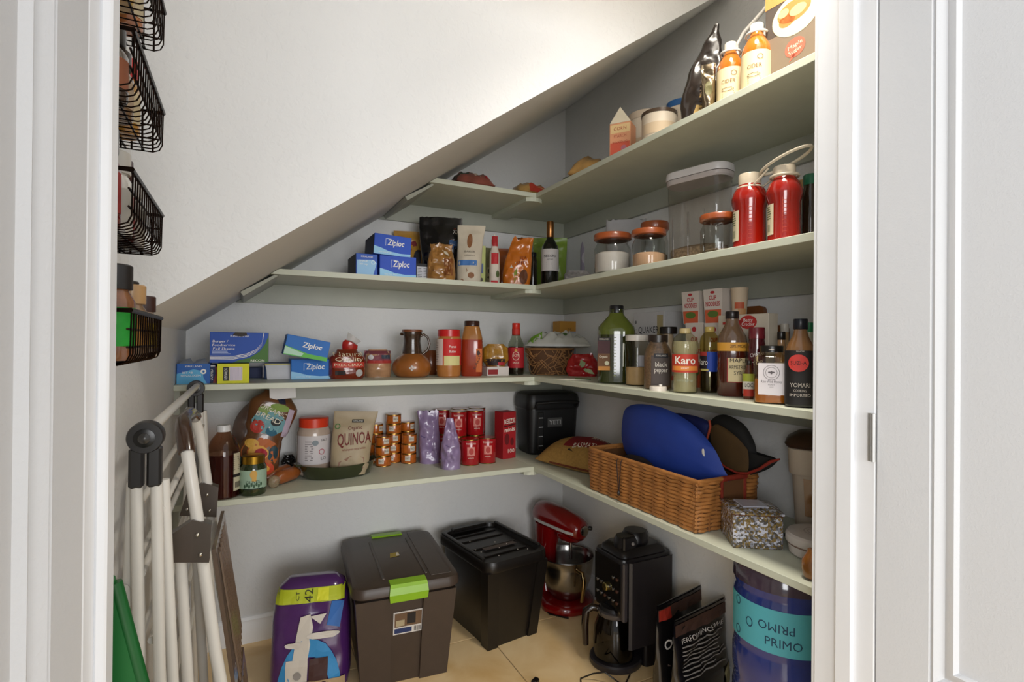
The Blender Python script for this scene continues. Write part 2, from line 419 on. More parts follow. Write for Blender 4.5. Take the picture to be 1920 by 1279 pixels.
def bagsurf(w, h, d, wf, df, amp, seed, p=2.4, freq=18):
    def prof(fn, v):
        for (v0, a), (v1, b) in zip(fn, fn[1:]):
            if v <= v1: k = (v-v0)/(v1-v0) if v1 > v0 else 0; k = k*k*(3-2*k); return a+(b-a)*k
        return fn[-1][1]
    def wz(v): return w/2*prof(wf, v)
    def front(x, z, back=False):
        v = min(max(z/h, 0), 1); W = wz(v); D = d/2*prof(df, v)
        u = min(abs(x)/max(W, 1e-5), 1); y = D*(1-u**p)**(1/p)
        o_ = 5 if back else 0; fd = noise.noise(Vector((x*freq*1.5+z*freq*.9+seed*2.7, z*freq*.8-x*freq*.5, seed+o_)))
        q = noise.noise(Vector((x*freq+seed*7.3, z*freq, seed*3.1+o_)))*amp + noise.noise(Vector((x*freq*2.3+seed, z*freq*2.3, seed+o_)))*amp*.5 + (.28-abs(fd))*amp*1.5
        edge = min(1, (1-u)*4)*min(1, (1-v)*6+.15)*min(1, v*8+.1)
        return (y+q*edge) if back else -(y+q*edge)
    return wz, front
def bag(s, name, label, cat, m, wf, df, d, amp=.006, seed=1, group=None, lean=0, roll=0, nv=30, nu=18, sx=0, p=2.4, freq=18, part='pouch', jag=0):
    """a soft pack standing on its base: width and thickness profiles up its height"""
    t = T_(s, name, label, cat, group, lean, roll)
    wz, fr = bagsurf(s.w, s.h, d, wf, df, amp, seed, p, freq); rings = []
    for k in range(nv+1):
        v = k/nv; z = v*s.h; W = wz(v); row = []
        xs_ = [-math.cos(math.pi*i/nu)*W for i in range(nu+1)]
        for x in xs_: row.append((x+sx*v*v, fr(x, z), z + (jag*noise.noise(Vector((x*60, seed, 0))) if k == nv else 0)))
        for x in reversed(xs_[1:-1]): row.append((x+sx*v*v, fr(x, z, True), z))
        rings.append(row)
    obj(part, loft(rings), m, t, smooth=50)
    mp = lambda x, z: (x+sx*(z/s.h)**2, fr(x, z)-.0012, z)
    return t, mp
def pillow_surf(w, d, h, seed, amp, freq=14, pw=3):
    def top(x, y):
        u, v = min(1, abs(x)/(w/2)), min(1, abs(y)/(d/2))
        b = max(0, (1-u**pw)*(1-v**pw))**.6
        return h*(.12+.88*b) + amp*b*noise.noise(Vector((x*freq+seed*5, y*freq, seed)))
    return top
def pillow(s, name, label, cat, m, w, d, h, seed=1, amp=.008, freq=14, pw=3, group=None, part='pack', n=12, rot=None):
    t = T_(s, name, label, cat, group)
    if rot: t.rotation_euler = rot
    f = pillow_surf(w, d, h, seed, amp, freq, pw); V = []; F = []
    def q(i): return -math.cos(math.pi*i/n)
    for lay in (0, 1):
        for j in range(n+1):
            for i in range(n+1):
                x, y = q(i)*w/2, q(j)*d/2; zt = f(x, y); e = .12*h
                V.append((x, y, zt if lay else max(0, e-(zt-e)*.25) if pw else 0))
    m_ = (n+1)**2
    for j in range(n):
        for i in range(n):
            a = j*(n+1)+i; F += [(m_+a, m_+a+1, m_+a+n+2, m_+a+n+1), (a, a+n+1, a+n+2, a+1)]
    bd = [i for i in range(n+1)]+[j*(n+1)+n for j in range(1, n+1)]+[n*(n+1)+i for i in range(n-1, -1, -1)]+[j*(n+1) for j in range(n-1, 0, -1)]
    for a, b in zip(bd, bd[1:]+bd[:1]): F.append((a, b, m_+b, m_+a))
    obj(part, (V, F), m, t, smooth=60)
    return t, (lambda x, y: (x, y, f(x, y)+.0012))
UPR = [(0, .92), (.06, 1), (.8, 1), (1, 1)]            # pouch outline
POUCH = [(0, .9), (.08, 1), (.45, .85), (.82, .28), (.92, .05), (1, .04)]
# ================================================================= third shelf
z3 = SH[2]
def zip_print(t, w, h, d, band_c='#3aa6e6', wave='#9fd4f5', lab='Ziploc'):
    f = mflat(-d/2)
    dec(t, f, 'stripe', ink(wave), poly((-w*.5, 0.001), (w*.5, 0.001), (w*.5, h*.16), (w*.2, h*.14), (-w*.1, h*.2), (-w*.3, h*.32), (-w*.5, h*.40)))
    g = mflat(-d/2, .0012)
    dec(t, g, 'lettering', ink(WHITE_INK), txt(lab, w*.08, h*.62, h*.40, w*.46, shear=.15, bold=.02), txt('seal top bags', -w*.2, h*.13, h*.1, w*.35))
    dec(t, g, 'logo_frame', ink('#dfeaf5'), *[grid(a, b, c, e) for a, b, c, e in ((-w*.2, -w*.19, h*.45, h*.8), (-w*.2, -w*.05, h*.79, h*.81))])
# small pale blue box against the left wall, its top torn open
s = spot(355, z3, 53, 681, base=720, d=.11, face='b'); s.x = max(s.x, XL+s.w/2+.004)
t, f = carton(s, 'freezer_bag_box', 'torn open light blue box of bags against the left wall', 'box', paper('#2a63b4'))
w_, h_ = s.w, s.h
dec(t, f, 'label', ink('#5fb0dd'), poly((-w_/2, 0), (w_/2-.01, 0), (w_*.3, h_*.3), (w_*.28, h_*.62), (0, h_*.72), (-w_/2, h_*.5)))
dec(t, mflat(-s.d/2, .0012), 'lettering', ink(WHITE_INK), txt('KIRKLAND', 0, h_*.86, h_*.13, w_*.5), txt('BET AB', -w_*.18, h_*.55, h_*.13, w_*.32), txt('SENALIXEN', -w_*.08, h_*.4, h_*.13, w_*.6))
dec(t, mflat(-s.d/2, .0012), 'seal', ink(WHITE_INK), ringp(w_*.3, h_*.6, w_*.09, w_*.09, w_*.05, 14))
for a, b, tl in ((-w_*.42, w_*.0, .5), (w_*.02, w_*.44, -.4)):
    g = [(a, -s.d*.5, h_), (b, -s.d*.5, h_), ((a+b)/2+.01, -s.d*.1, h_+.018), (a+.004, -s.d*.05, h_+.012)]
    obj('flap', (g+[(x, y+.001, z+.001) for x, y, z in g], [(0, 1, 2, 3), (7, 6, 5, 4), (0, 4, 5, 1), (1, 5, 6, 2), (2, 6, 7, 3), (3, 7, 4, 0)]), paper('#8f98a6'), t)
# narrow navy and red box
s = spot(398, z3, 22, 683, base=718, d=.12, face='b')
t, f = carton(s, 'wrap_box', 'narrow navy and dark red box between light blue and yellow boxes', 'box', paper('#1d2a58'))
dec(t, f, 'label', ink('#8e2a2b'), poly((s.w*.1, 0), (s.w*.5, 0), (s.w*.5, s.h*.98), (s.w*.25, s.h*.98), (s.w*.3, s.h*.5)))
dec(t, mflat(-s.d/2, .0012), 'lettering', ink(WHITE_INK), txt('CORNED', 0, s.h*.45, s.w*.34, s.h*.6, 90), txt('Reserve', -s.w*.28, s.h*.4, s.w*.24, s.h*.5, 90))
dec(t, f, 'edge_stripe', ink('#d9d2d6'), grid(-s.w*.45, s.w*.45, s.h*.9, s.h*.99))
# yellow box
s = spot(438, z3, 52, 681, base=719, d=.12, face='b')
t, f = carton(s, 'foil_box', 'bright yellow box with white label and black strip', 'box', paper('#d8d61f'))
w_, h_ = s.w, s.h
dec(t, f, 'label', ink('#d9cfdc'), grid(-w_*.12, w_*.28, h_*.14, h_*.84)); dec(t, f, 'label_strip', ink('#1b1b1b'), grid(-w_*.32, -w_*.14, h_*.14, h_*.84))
dec(t, mflat(-s.d/2, .0012), 'lettering', ink(WHITE_INK), txt('REYNOLDS', -w_*.23, h_*.49, w_*.13, h_*.55, 90))
dec(t, mflat(-s.d/2, .0012), 'small_print', ink('#a79db0'), *[grid(-w_*.1+i*w_*.042, -w_*.1+i*w_*.042+.0012, h_*.18, h_*.8) for i in range(9)])
dec(t, mside(s.w/2), 'side_label', ink('#b8391f'), grid(-s.d*.48, s.d*.48, h_*.04, h_*.96))
# dark blue box under the big one
s = spot(482, z3, 29, 688, base=709, d=.16, face='b')
t, f = carton(s, 'storage_bag_box', 'dark navy box in the shadow under the big blue box', 'box', paper('#152552'))
s5 = s
# big blue and green foil box on top of them
zt = z3+.0795
s = spot(450, zt, 94, 624, y=-.30, d=.2, face='b'); s.h = ztop(s.p, 450, 624)-zt
t, f = carton(s, 'foil_sheet_box', 'large blue and green box resting on the smaller boxes', 'box', paper('#2550ad'))
w_, h_ = s.w, s.h
dec(t, f, 'label', ink('#41702c'), poly((-w_*.12, .0005), (w_/2, .0005), (w_/2, h_*.9), (w_*.44, h_*.62), (w_*.34, h_*.36), (w_*.16, h_*.15), (-w_*.02, h_*.08)))
for k in range(3):
    o = k*.045
    a = [(-w_/2, h_*(.12+o)), (-w_*.1, h_*(.11+o)), (w_*.12, h_*(.19+o)), (w_*.28, h_*(.33+o)), (w_*.38, h_*(.55+o)), (w_*(.42-o*.1), h_*.98)]
    dec(t, mflat(-s.d/2, .0010), 'stripe', ink(WHITE_INK), *[poly(p, q, (q[0]+.0015, q[1]+h_*.022), (p[0]+.0005, p[1]+h_*.022)) for p, q in zip(a, a[1:])])
dec(t, mflat(-s.d/2, .0012), 'lettering', ink(WHITE_INK), txt('KIRKLAND', 0, h_*.88, h_*.1, w_*.32), txt('Burger /', -w_*.33, h_*.7, h_*.11, w_*.26, shear=.1), txt('Foodservice', -w_*.27, h_*.58, h_*.11, w_*.38, shear=.1), txt('Foil Sheets', -w_*.27, h_*.46, h_*.11, w_*.36, shear=.1), txt('RECON', w_*.31, h_*.06, h_*.1, w_*.24))
dec(t, mflat(-s.d/2, .0014), 'small_print', ink('#b9c8ea'), lines(-w_*.46, -w_*.1, h_*.27, h_*.4, 3, h_*.02))
dec(t, mflat(-s.d/2, .0016), 'tear_hole', ink('#241812'), poly((-w_*.13, h_*.90), (w_*.02, h_*.86), (w_*.13, h_*.9), (w_*.11, h_*1.0), (-w_*.08, h_*1.0)))
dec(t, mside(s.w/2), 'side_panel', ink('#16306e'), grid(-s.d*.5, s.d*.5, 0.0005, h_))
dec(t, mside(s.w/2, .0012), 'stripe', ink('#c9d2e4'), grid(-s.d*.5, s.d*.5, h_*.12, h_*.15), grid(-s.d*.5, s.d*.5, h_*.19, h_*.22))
# box with a white paper flap hanging over the shelf edge
s = spot(521, z3, 43, 680, base=710, d=.18, face='b', turn=-4)
t, f = carton(s, 'liner_box', 'open box with a long white paper flap hanging over the shelf edge', 'box', paper('#24406e'))
w_, h_ = s.w, s.h
pth = [(-s.d/2-.001, h_), (-s.d/2-.018, h_*.98), (-s.d/2-.030, h_*.6), (-s.d/2-.036, h_*.1), (-s.d/2-.050, -.035), (-s.d/2-.045, -.09)]
rows = []
for k, (y, z) in enumerate(pth):
    sh = .012*k/5+(.012 if k > 3 else 0); e = .004 if k in (2, 3) else 0
    rows.append([(-w_*.5+sh+e, y, z), (w_*.5+sh-e, y, z+(.008 if k == 5 else 0)), (w_*.5+sh-e, y+.0012, z+(.008 if k == 5 else 0)), (-w_*.5+sh+e, y+.0012, z)])
obj('paper_flap', loft(rows), paper('#dcdcdd'), t, smooth=25)
dec(t, lambda x, z: (x, -s.d/2-.019-.001, z), 'edge_stripe', ink('#cdbf6a'), grid(-w_*.48, w_*.48, h_*.86, h_*.98))
obj('side_flap', box(-w_*.56, -w_*.53, -s.d/2-.02, -s.d/2+.02, h_*.1, h_*.9), paper('#d5cfcb'), t)
# two bag boxes, the upper one tilted
s = spot(581, z3, 70, 673, base=711, d=.16, face='b')
t, f = carton(s, 'sandwich_bag_box', 'upright blue bag box under the tilted blue-green one', 'box', paper('#2273c6'))
zip_print(t, s.w, s.h, s.d)
zb = z3+s.h; sb = s
s = spot(570, zb, 76, 634, y=-.32, d=.12, face='b'); s.h *= .9; s.z = zb+.010
t, f = carton(s, 'sandwich_bag_box', 'tilted blue and green bag box on top of another blue box', 'box', paper('#2a6fc0'), roll=11)
w_, h_ = s.w, s.h
dec(t, f, 'stripe', ink('#5fb84a'), poly((-w_*.5, 0.0005), (w_*.5, .0005), (w_*.5, h_*.2), (w_*.05, h_*.22), (-w_*.5, h_*.45)))
dec(t, mflat(-s.d/2, .001), 'stripe', ink('#b6dcc4'), poly((-w_*.5, h_*.05), (-w_*.1, h_*.05), (-w_*.05, h_*.2), (-w_*.5, h_*.42)))
dec(t, mflat(-s.d/2, .0013), 'lettering', ink(WHITE_INK), txt('Ziploc', w_*.1, h_*.62, h_*.36, w_*.46, shear=.15, bold=.02))
dec(t, mtop(s.h), 'opening', ink('#6d5230'), grid(w_*.05, w_*.42, -s.d*.1, s.d*.3))
# bread bags
s = spot(650, z3, 66, 655, base=711, d=.12, face='b')
t, mp = bag(s, 'bread_bag', 'dark red bread bag with twisted top and gold lettering', 'bag', shiny('#7a2a12'), [(0, .9), (.1, 1), (.7, 1), (1, .55)], [(0, .9), (.2, 1), (.75, .9), (1, .35)], .12, .006, 3)
w_, h_ = s.w, s.h
dec(t, mp, 'label', ink('#c63a2c'), grid(-w_*.48, w_*.44, h_*.38, h_*.56, 12, 2))
dec(t, lambda x, z: lift(mp, x, z, .002), 'lettering', ink('#f0e3c0'), txt('Natural', 0, h_*.82, h_*.2, w_*.78), txt('Quality', .002, h_*.66, h_*.19, w_*.74), txt('PRECCIARA', 0, h_*.47, h_*.13, w_*.76))
dec(t, lambda x, z: lift(mp, x, z, .0015), 'seal', ink('#b9b7b4'), ell(w_*.28, h_*.2, w_*.1, w_*.1))
dec(t, lambda x, z: lift(mp, x, z, .0015), 'small_label', ink('#221412'), grid(-w_*.36, -w_*.1, h_*.14, h_*.28, 4, 1))
obj('twisted_top', xf(pillow_geo := loft([circ(r, z, 10, 1, .5) for r, z in ((.022, 0), (.03, .012), (.036, .03), (.03, .045), (.01, .05))]), (.0, 0, h_*.93), (R(10), R(25), 0)), shiny('#a9221c'), t, smooth=50)
obj('clear_tail', xf(loft([circ(r, z, 8, 1, .3) for r, z in ((.02, 0), (.03, .02), (.036, .035))]), (.014, .004, h_+.028), (0, R(35), 0)), mat('#c9c4be', .25, 'film'), t, smooth=50)
s = spot(708, z3, 50, 655, base=708, d=.12, face='b')
t, mp = bag(s, 'bread_bag', 'clear bread bag showing tan buns beside the brown jug', 'bag', mat('#b98c66', .2, 'coat', .3, 25), [(0, .95), (.2, 1), (.8, .95), (1, .7)], [(0, .9), (.3, 1), (.8, .8), (1, .4)], .12, .005, 5)
w_, h_ = s.w, s.h
dec(t, mp, 'label', ink('#7b3b46'), grid(-w_*.5, w_*.48, h_*.52, h_*.95, 12, 4)); dec(t, lambda x, z: lift(mp, x, z, .001), 'stripe', ink('#a8322b'), grid(-w_*.48, w_*.46, h_*.5, h_*.6, 12, 1))
dec(t, lambda x, z: lift(mp, x, z, .0015), 'seal', ink('#c9c6c6'), ell(-w_*.32, h_*.72, w_*.09, w_*.09)); dec(t, lambda x, z: lift(mp, x, z, .0015), 'small_label', ink('#39414f'), grid(w_*.05, w_*.38, h_*.66, h_*.8, 4, 1))
# stoneware jug
s = spot(772, z3, 72, 618, base=709); w_ = s.w; h_ = s.h
t = T_(s, 'stoneware_jug', 'two-tone brown stoneware jug with dark glazed neck', 'jug'); t.rotation_euler.z = facecam(s.p)
obj('body', lathe(sc([(.72, 0), (.9, .05), (1, .16), (.98, .28), (.8, .4), (.55, .47), (.5, .5)], s), 28), mat('#9a5a22', .3, 'coat', .25, 12), t, smooth=60)
nk = obj('neck', lathe(sc([(.52, .45), (.5, .55), (.43, .75), (.45, .86), (.52, .93), (.5, .95), (.42, .95)], s), 24), mat('#3f2c1c', .2, 'coat', .35, 25), t, smooth=60)
obj('rim', lathe(sc([(.46, .93), (.54, .95), (.52, 1), (.38, 1), (.36, .94)], s), 24), mat('#7a4325', .35, 'coat', .2, 20), t, smooth=50)
obj('spout', lathe([(.006, -.006), (.011, 0), (.006, .008)], 10), mat('#3f2c1c', .2, 'coat', .35, 25), t, loc=(-w_*.26, 0, h_*.9), smooth=60)
obj('handle', tube([(w_*.2, 0, h_*.86), (w_*.3, 0, h_*.9), (w_*.40, 0, h_*.84), (w_*.45, 0, h_*.7), (w_*.4, 0, h_*.56), (w_*.26, 0, h_*.47)], [.006, .006, .0055, .0055, .006, .007], 8), mat('#4a3019', .2, 'coat', .3, 25), t, smooth=60)
dec(t, lift_body := (lambda x, z: (x, -w_*.5*math.sqrt(max(0, 1-(x/(w_*.5))**2))-.001, z)), 'painted_flower', ink('#b9b2ae'), *[ell(0+.008*math.cos(a), h_*.2+.008*math.sin(a), .005, .005, 8) for a in (0, 1.57, 3.14, 4.71)])
# half hidden terracotta pot
s = spot(808, z3, 40, 657, y=-.10)
bottle(s, 'terracotta_pot', 'orange terracotta pot half hidden behind the stoneware jug', 'pot', [(.6, 0), (.9, .2), (1, .5), (.8, .85), (.62, 1)], mat('#8e4a20', .35, 'coat', .2, 14))
# jar of peanut butter
s = spot(841, z3, 46, 618, base=708)
PB = [(.86, 0), (.96, .03), (.97, .1), (1, .14), (1, .78), (.94, .83), (.84, .87)]
t = bottle(s, 'peanut_butter_jar', 'peanut butter jar with bright red lid and red label', 'jar', PB, mat('#b5753a', .2, 'coat', .1, 30), (.9, .85, 1, plastic('#c4201f')))
band(t, s, 1.0, .25, .80, ink('#c3201c'), 150, 20); band(t, s, 1.0, .25, .80, ink('#d9cdc6'), 70, -62)
band(t, s, 1.012, .25, .45, ink('#d8cf8e'), 80, 18)
dec(t, onband(s, 1.01, -62), 'small_print', ink('#6d5a55'), lines(-.012, .012, .3*s.h, .74*s.h, 9, .002, 3))
dec(t, onband(s, 1.02, 18), 'lettering', ink(WHITE_INK), txt('Peanut', 0, s.h*.64, .018, .035), txt('Butter', 0, s.h*.54, .018, .034))
# tall jar of red sauce
s = spot(884, z3, 41, 602, base=706)
t = bottle(s, 'sauce_jar', 'tall square jar of red pasta sauce with dark lid', 'jar', [(.92, 0), (1, .03), (1, .62), (.92, .72), (.72, .88), (.68, .9)], mat('#9a3116', .15, 'coat', .1, 20), (.7, .9, 1, plastic('#3a1d14')), p=4, n=28)
obj('empty_top', lathe(sc([(1.004, .66), (.93, .725), (.725, .885), (.69, .9)], s), 28, p=4, cap0=False, cap1=False), mat('#a9713a', .15, 'coat', .1, 20), t, smooth=40)
dec(t, mflat(-s.w*.44, .006), 'label', ink('#c8651d'), grid(.004, s.w*.46, s.h*.08, s.h*.5)); dec(t, mflat(-s.w*.44, .007), 'lettering', ink('#3b1a10'), txt('RAGU', s.w*.27, s.h*.27, .02, s.h*.3, 70), ell(s.w*.3, s.h*.42, .008, .012))
# pasta bag and little box below it
s = spot(927, z3, 44, 687, base=705, d=.09, face='b')
t, f = carton(s, 'match_box', 'small red and white box under the bag of pasta', 'box', paper('#d8cfca'))
dec(t, f, 'label', ink('#8f1f22'), grid(-s.w*.46, -s.w*.02, s.h*.15, s.h*.7)); dec(t, mtop(s.h), 'top_label', ink('#b32a2a'), grid(-s.w*.48, s.w*.48, -s.d*.45, s.d*.45))
sb2 = s
s2 = spot(929, z3+s.h, 50, 645, y=s.y, d=.08); 
t, mp = bag(s2, 'pasta_bag', 'bag of yellow pasta lying on a small red and white box', 'bag', mat('#a97a26', .25, 'coat', .3, 60), [(0, .7), (.3, 1), (.8, .95), (1, .6)], [(0, .8), (.4, 1), (1, .5)], .08, .006, 8)
dec(t, mp, 'label', ink('#2a1a18'), grid(-s2.w*.36, s2.w*.36, s2.h*.04, s2.h*.34, 10, 2)); dec(t, lambda x, z: lift(mp, x, z, .001), 'stripe', ink('#b02a33'), grid(s2.w*.1, s2.w*.34, s2.h*.06, s2.h*.2, 4, 1))
# soy sauce
SOY = [(.9, 0), (1, .03), (1, .52), (.96, .6), (.62, .72), (.46, .82), (.42, .92)]
s = spot(967, z3, 30, 606, base=704)
t = bottle(s, 'soy_sauce_bottle', 'slim dark sauce bottle with bright red cap beside a vine basket', 'bottle', SOY, glass('#d9ddcf'), (.5, .89, 1, plastic('#c92a1c')), (.02, .55, mat('#1a0a08', .1, 'coat')))
band(t, s, .50, .76, .89, ink('#b8281c'), 360, name='neck_label'); band(t, s, 1, .14, .53, ink('#a81a24'), 200)
dec(t, onband(s, 1.01), 'lettering', ink('#ecdfc8'), txt('SOY', 0, s.h*.38, .02, .03), txt('SAUCE', 0, s.h*.24, .012, .032), ringp(0, s.h*.37, .018, .022, .002))
dec(t, onband(s, 1.01), 'emblem', ink('#c9a13c'), poly((-.008, s.h*.46), (.008, s.h*.46), (0, s.h*.51)))
# vine basket
s = spot(1030, z3, 92, 652, base=704, d=.17)
t = T_(s, 'vine_basket', 'small basket of loosely woven brown vine twigs', 'basket'); rnd = random.Random(4); gs = []
Rb = s.w/2; hb = s.h
def vb(a, v): r = Rb*(.78+.22*v); return (r*math.cos(a), r*.85*math.sin(a), .004+v*(hb-.008))
for i in range(150):
    a = rnd.uniform(0, 6.28); v = rnd.random(); da = rnd.uniform(.25, .7)*rnd.choice((-1, 1)); dv = rnd.uniform(-.7, .7); pts = []
    for k in range(7):
        q = vb(a+da*k/6, min(1, max(0, v+dv*k/6))); j = rnd.uniform(-.0015, .0015); pts.append((q[0]*(1+j*10), q[1]*(1+j*10), q[2]))
    gs.append(tube(pts, .0021, 5))
obj('vine_weave', join(*gs), mat('#a8794a', .6, 'plain', .3, 30), t, smooth=60)
obj('lining', lathe([(Rb*.70, .003), (Rb*.74, .01), (Rb*.93, hb*.95), (Rb*.90, hb*.95), (Rb*.66, .012)], 24, 1, .85), mat('#5e4028', .8), t, smooth=50)
obj('rim', join(*[tube([vb(2*math.pi*i/28, z) for i in range(28)], .003, 5, closed=True) for z in (1, .96)]), mat('#9a6d40', .6, 'plain', .2, 30), t, smooth=60)
sbk = s
# white and green crumpled bag on the vine basket
s = spot(1046, z3+hb, 122, 618, y=sbk.y+.01, d=.14)
t, mp = pillow(s, 'chip_bag', 'crumpled white and green bag lying on the vine basket', 'bag', mat('#c9c8c0', .3, 'coat', .12, 25), s.w, .15, s.h*.8, 6, .05, 40, 2, n=26)
dec(t, mp, 'stripe', ink('#6d9a2c'), grid(-s.w*.5, -s.w*.24, -.06, .055, 6, 8)); dec(t, mp, 'stripe', ink('#55773a'), poly((s.w*.02, -.03), (s.w*.28, -.055), (s.w*.42, -.03), (s.w*.3, -.012), (s.w*.12, .0)))
# red bag and green sachet in front
s = spot(1092, z3, 62, 664, base=706, d=.07)
t, mp = bag(s, 'snack_bag', 'shiny red snack bag with green emblem slumped beside the oil bottle', 'bag', shiny('#b01b22'), [(0, .85), (.25, 1), (.6, .92), (1, .62)], [(0, .9), (.4, 1), (.8, .5), (1, .1)], .075, .014, 9, freq=28, jag=.02)
dec(t, mp, 'label', ink('#a7b88a'), poly((s.w*-.05, s.h*.75), (s.w*.12, s.h*.6), (s.w*.36, s.h*.1), (s.w*.12, s.h*.16), (-s.w*.1, s.h*.5)))
s = spot(1078, z3, 84, 704, base=713, d=.05); s.w = min(s.w, .16)
t, mp = pillow(s, 'flat_sachet', 'flat white and green sachet lying under the red snack bag', 'packet', paper('#d8d2c4'), s.w, .05, .006, 2, .001)
dec(t, mp, 'stripe', ink('#2f8a34'), grid(0, s.w*.45, -.022, .022, 6, 4))
# yellow cartons in the corner behind
for px, wd, lab, top in ((1062, 44, 'yellow tea carton in the corner, left of its twins', 603), (1098, 34, 'orange-yellow tea carton in the middle of the corner trio', 604), (1122, 16, 'pale yellow tea carton nearest the oil bottle in the corner trio', 608)):
    s = spot(px, z3, wd, top, y=-.09 if px < 1110 else -.2, d=.08, face='b')
    t, f = carton(s, 'tea_carton', lab, 'box', paper('#c08a34' if px < 1110 else '#b8a23c'), group='yellow cartons in the corner')
    dec(t, f, 'label', ink('#a9aeb8' if px < 1110 else '#d6c158'), grid(-s.w*.1, s.w*.3, s.h*.1, s.h*.8)); dec(t, mflat(-s.d/2, .0012), 'lettering', ink('#2b2016'), txt('TEA', -s.w*.05, s.h*.84, .014), ell(s.w*.1, s.h*.7, .006, .006))
# big olive oil bottle
OIL = [(.9, 0), (1, .02), (1, .66), (.96, .72), (.42, .87), (.36, .9), (.36, .95)]
s = spot(1155, z3, 69, 573, base=720)
t = bottle(s, 'olive_oil_bottle', 'large olive-green oil bottle with black cap', 'bottle', OIL, mat('#2f3510', .08, 'coat', .2, 8), (.38, .9, 1, plastic('#17171a')), p=3.2, n=32)
obj('empty_top', lathe(sc([(1.005, .62), (1.004, .66), (.965, .72), (.425, .87), (.37, .9)], s), 32, p=3.2, cap0=False, cap1=False), mat('#5a6424', .08, 'coat', .2, 8), t, smooth=40)
yb = -s.w*.46
dec(t, mflat(yb, .012), 'label', ink('#3a0f14'), grid(-s.w*.48, -s.w*.16, s.h*.38, s.h*.56)); dec(t, mflat(yb, .012), 'label', ink('#5e3a14'), grid(-s.w*.48, -s.w*.16, s.h*.17, s.h*.38)); dec(t, mflat(yb, .0125), 'stripe', ink('#1a1012'), grid(-s.w*.48, -s.w*.16, s.h*.54, s.h*.58))
dec(t, mflat(yb, .013), 'lettering', ink('#e6ddc8'), txt('KIRKLAND', -s.w*.32, s.h*.56, .008, s.w*.24), txt('Organic', -s.w*.33, s.h*.34, .014, s.w*.22)); dec(t, mflat(yb, .0125), 'seal', ink('#b9b79a'), ell(-s.w*.24, s.h*.26, .009, .009)); dec(t, mflat(yb, .0125), 'stripe', ink('#b0752a'), grid(-s.w*.46, -s.w*.16, s.h*.17, s.h*.22))
dec(t, mflat(yb, .012), 'scale_marks', ink('#8d9458'), *[grid(-s.w*.06, s.w*.0, s.h*(.1+.04*k), s.h*(.1+.04*k)+.002) for k in range(13)])
# jar with white lid, half full of sugar
s = spot(1194, z3, 43, 628, base=724)
JAR = [(.9, 0), (.97, .02), (1, .06), (1, .8), (.93, .86), (.88, .9)]
t = bottle(s, 'sugar_jar', 'clear jar with white lid half full of tan sugar', 'jar', JAR, glass('#f1efe6'), (1.0, .88, 1, plastic('#d8d2c8')), (.02, .36, mat('#c9a87c', .8, 'plain', .1, 60)))
band(t, s, 1.0, .38, .6, ink('#a7a6ad'), 30, 20)
# black pepper
s = spot(1233, z3, 50, 628, base=731)
t = bottle(s, 'pepper_bottle', 'clear shaker of ground black pepper with dark lid and grey label', 'bottle', [(.9, 0), (1, .03), (1, .62), (.9, .74), (.66, .84), (.64, .88)], mat('#6b5238', .3, 'coat', .45, 140), (.72, .86, 1, plastic('#2b211a')), p=3, n=28)
band(t, s, 1.01, .08, .62, ink('#4b403c'), 75, 12); band(t, s, 1.02, .58, .66, ink('#1d1d24'), 55, 12)
dec(t, onband(s, 1.03, 12), 'lettering', ink('#ddd6cb'), txt('KIRKLAND', 0, s.h*.62, .008, .034), txt('black', 0, s.h*.46, .026, .04), txt('pepper', 0, s.h*.36, .026, .044))
# two corn syrup bottles
KARO = [(.88, 0), (.95, .03), (.93, .28), (.9, .34), (.9, .58), (1, .64), (1, .76), (.9, .84), (.5, .92), (.42, .94)]
s = spot(1284, z3, 48, 616, base=738)
t = bottle(s, 'syrup_bottle', 'clear corn syrup bottle with red label and cream cap', 'bottle', KARO, glass('#f4f2e2'), (.44, .92, 1, plastic('#cbb682')), (.02, .8, mat('#d9d3b4', .1, 'film')))
band(t, s, .97, .32, .6, ink('#c13a26'), 190); band(t, s, .985, .35, .42, ink('#e0893a'), 130)
dec(t, onband(s, .99), 'lettering', ink('#f2ece0'), txt('Karo', 0, s.h*.5, .036, s.w*.8, bold=.02), txt('LIGHT', 0, s.h*.385, .009)); dec(t, onband(s, .94), 'small_print', ink('#9aa79a'), txt('corn syrup', 0, s.h*.2, .012, s.w*.6))
s = spot(1330, z3, 36, 613, base=737)
t = bottle(s, 'syrup_bottle', 'corn syrup bottle with blue label and dark contents', 'bottle', KARO, glass('#e8dfae'), (.5, .92, 1, plastic('#c2a85e')), (.02, .36, mat('#1c120c', .1, 'coat')))
band(t, s, .97, .32, .62, ink('#1f43a8'), 110, 38); band(t, s, .97, .36, .56, ink('#251a20'), 60, -45); band(t, s, .97, .56, .62, ink('#b03a35'), 60, -45)
dec(t, onband(s, .985, -40), 'lettering', ink('#f2ece0'), txt('Karo', 0, s.h*.46, .03, s.w*.5)); dec(t, onband(s, .985, -30), 'stripe', ink('#cfc06a'), grid(-.014, .014, s.h*.33, s.h*.36, 6, 1)); dec(t, onband(s, .99, 40), 'small_print', ink('#d8dcea'), lines(.006, .014, s.h*.35, s.h*.58, 8, .002))
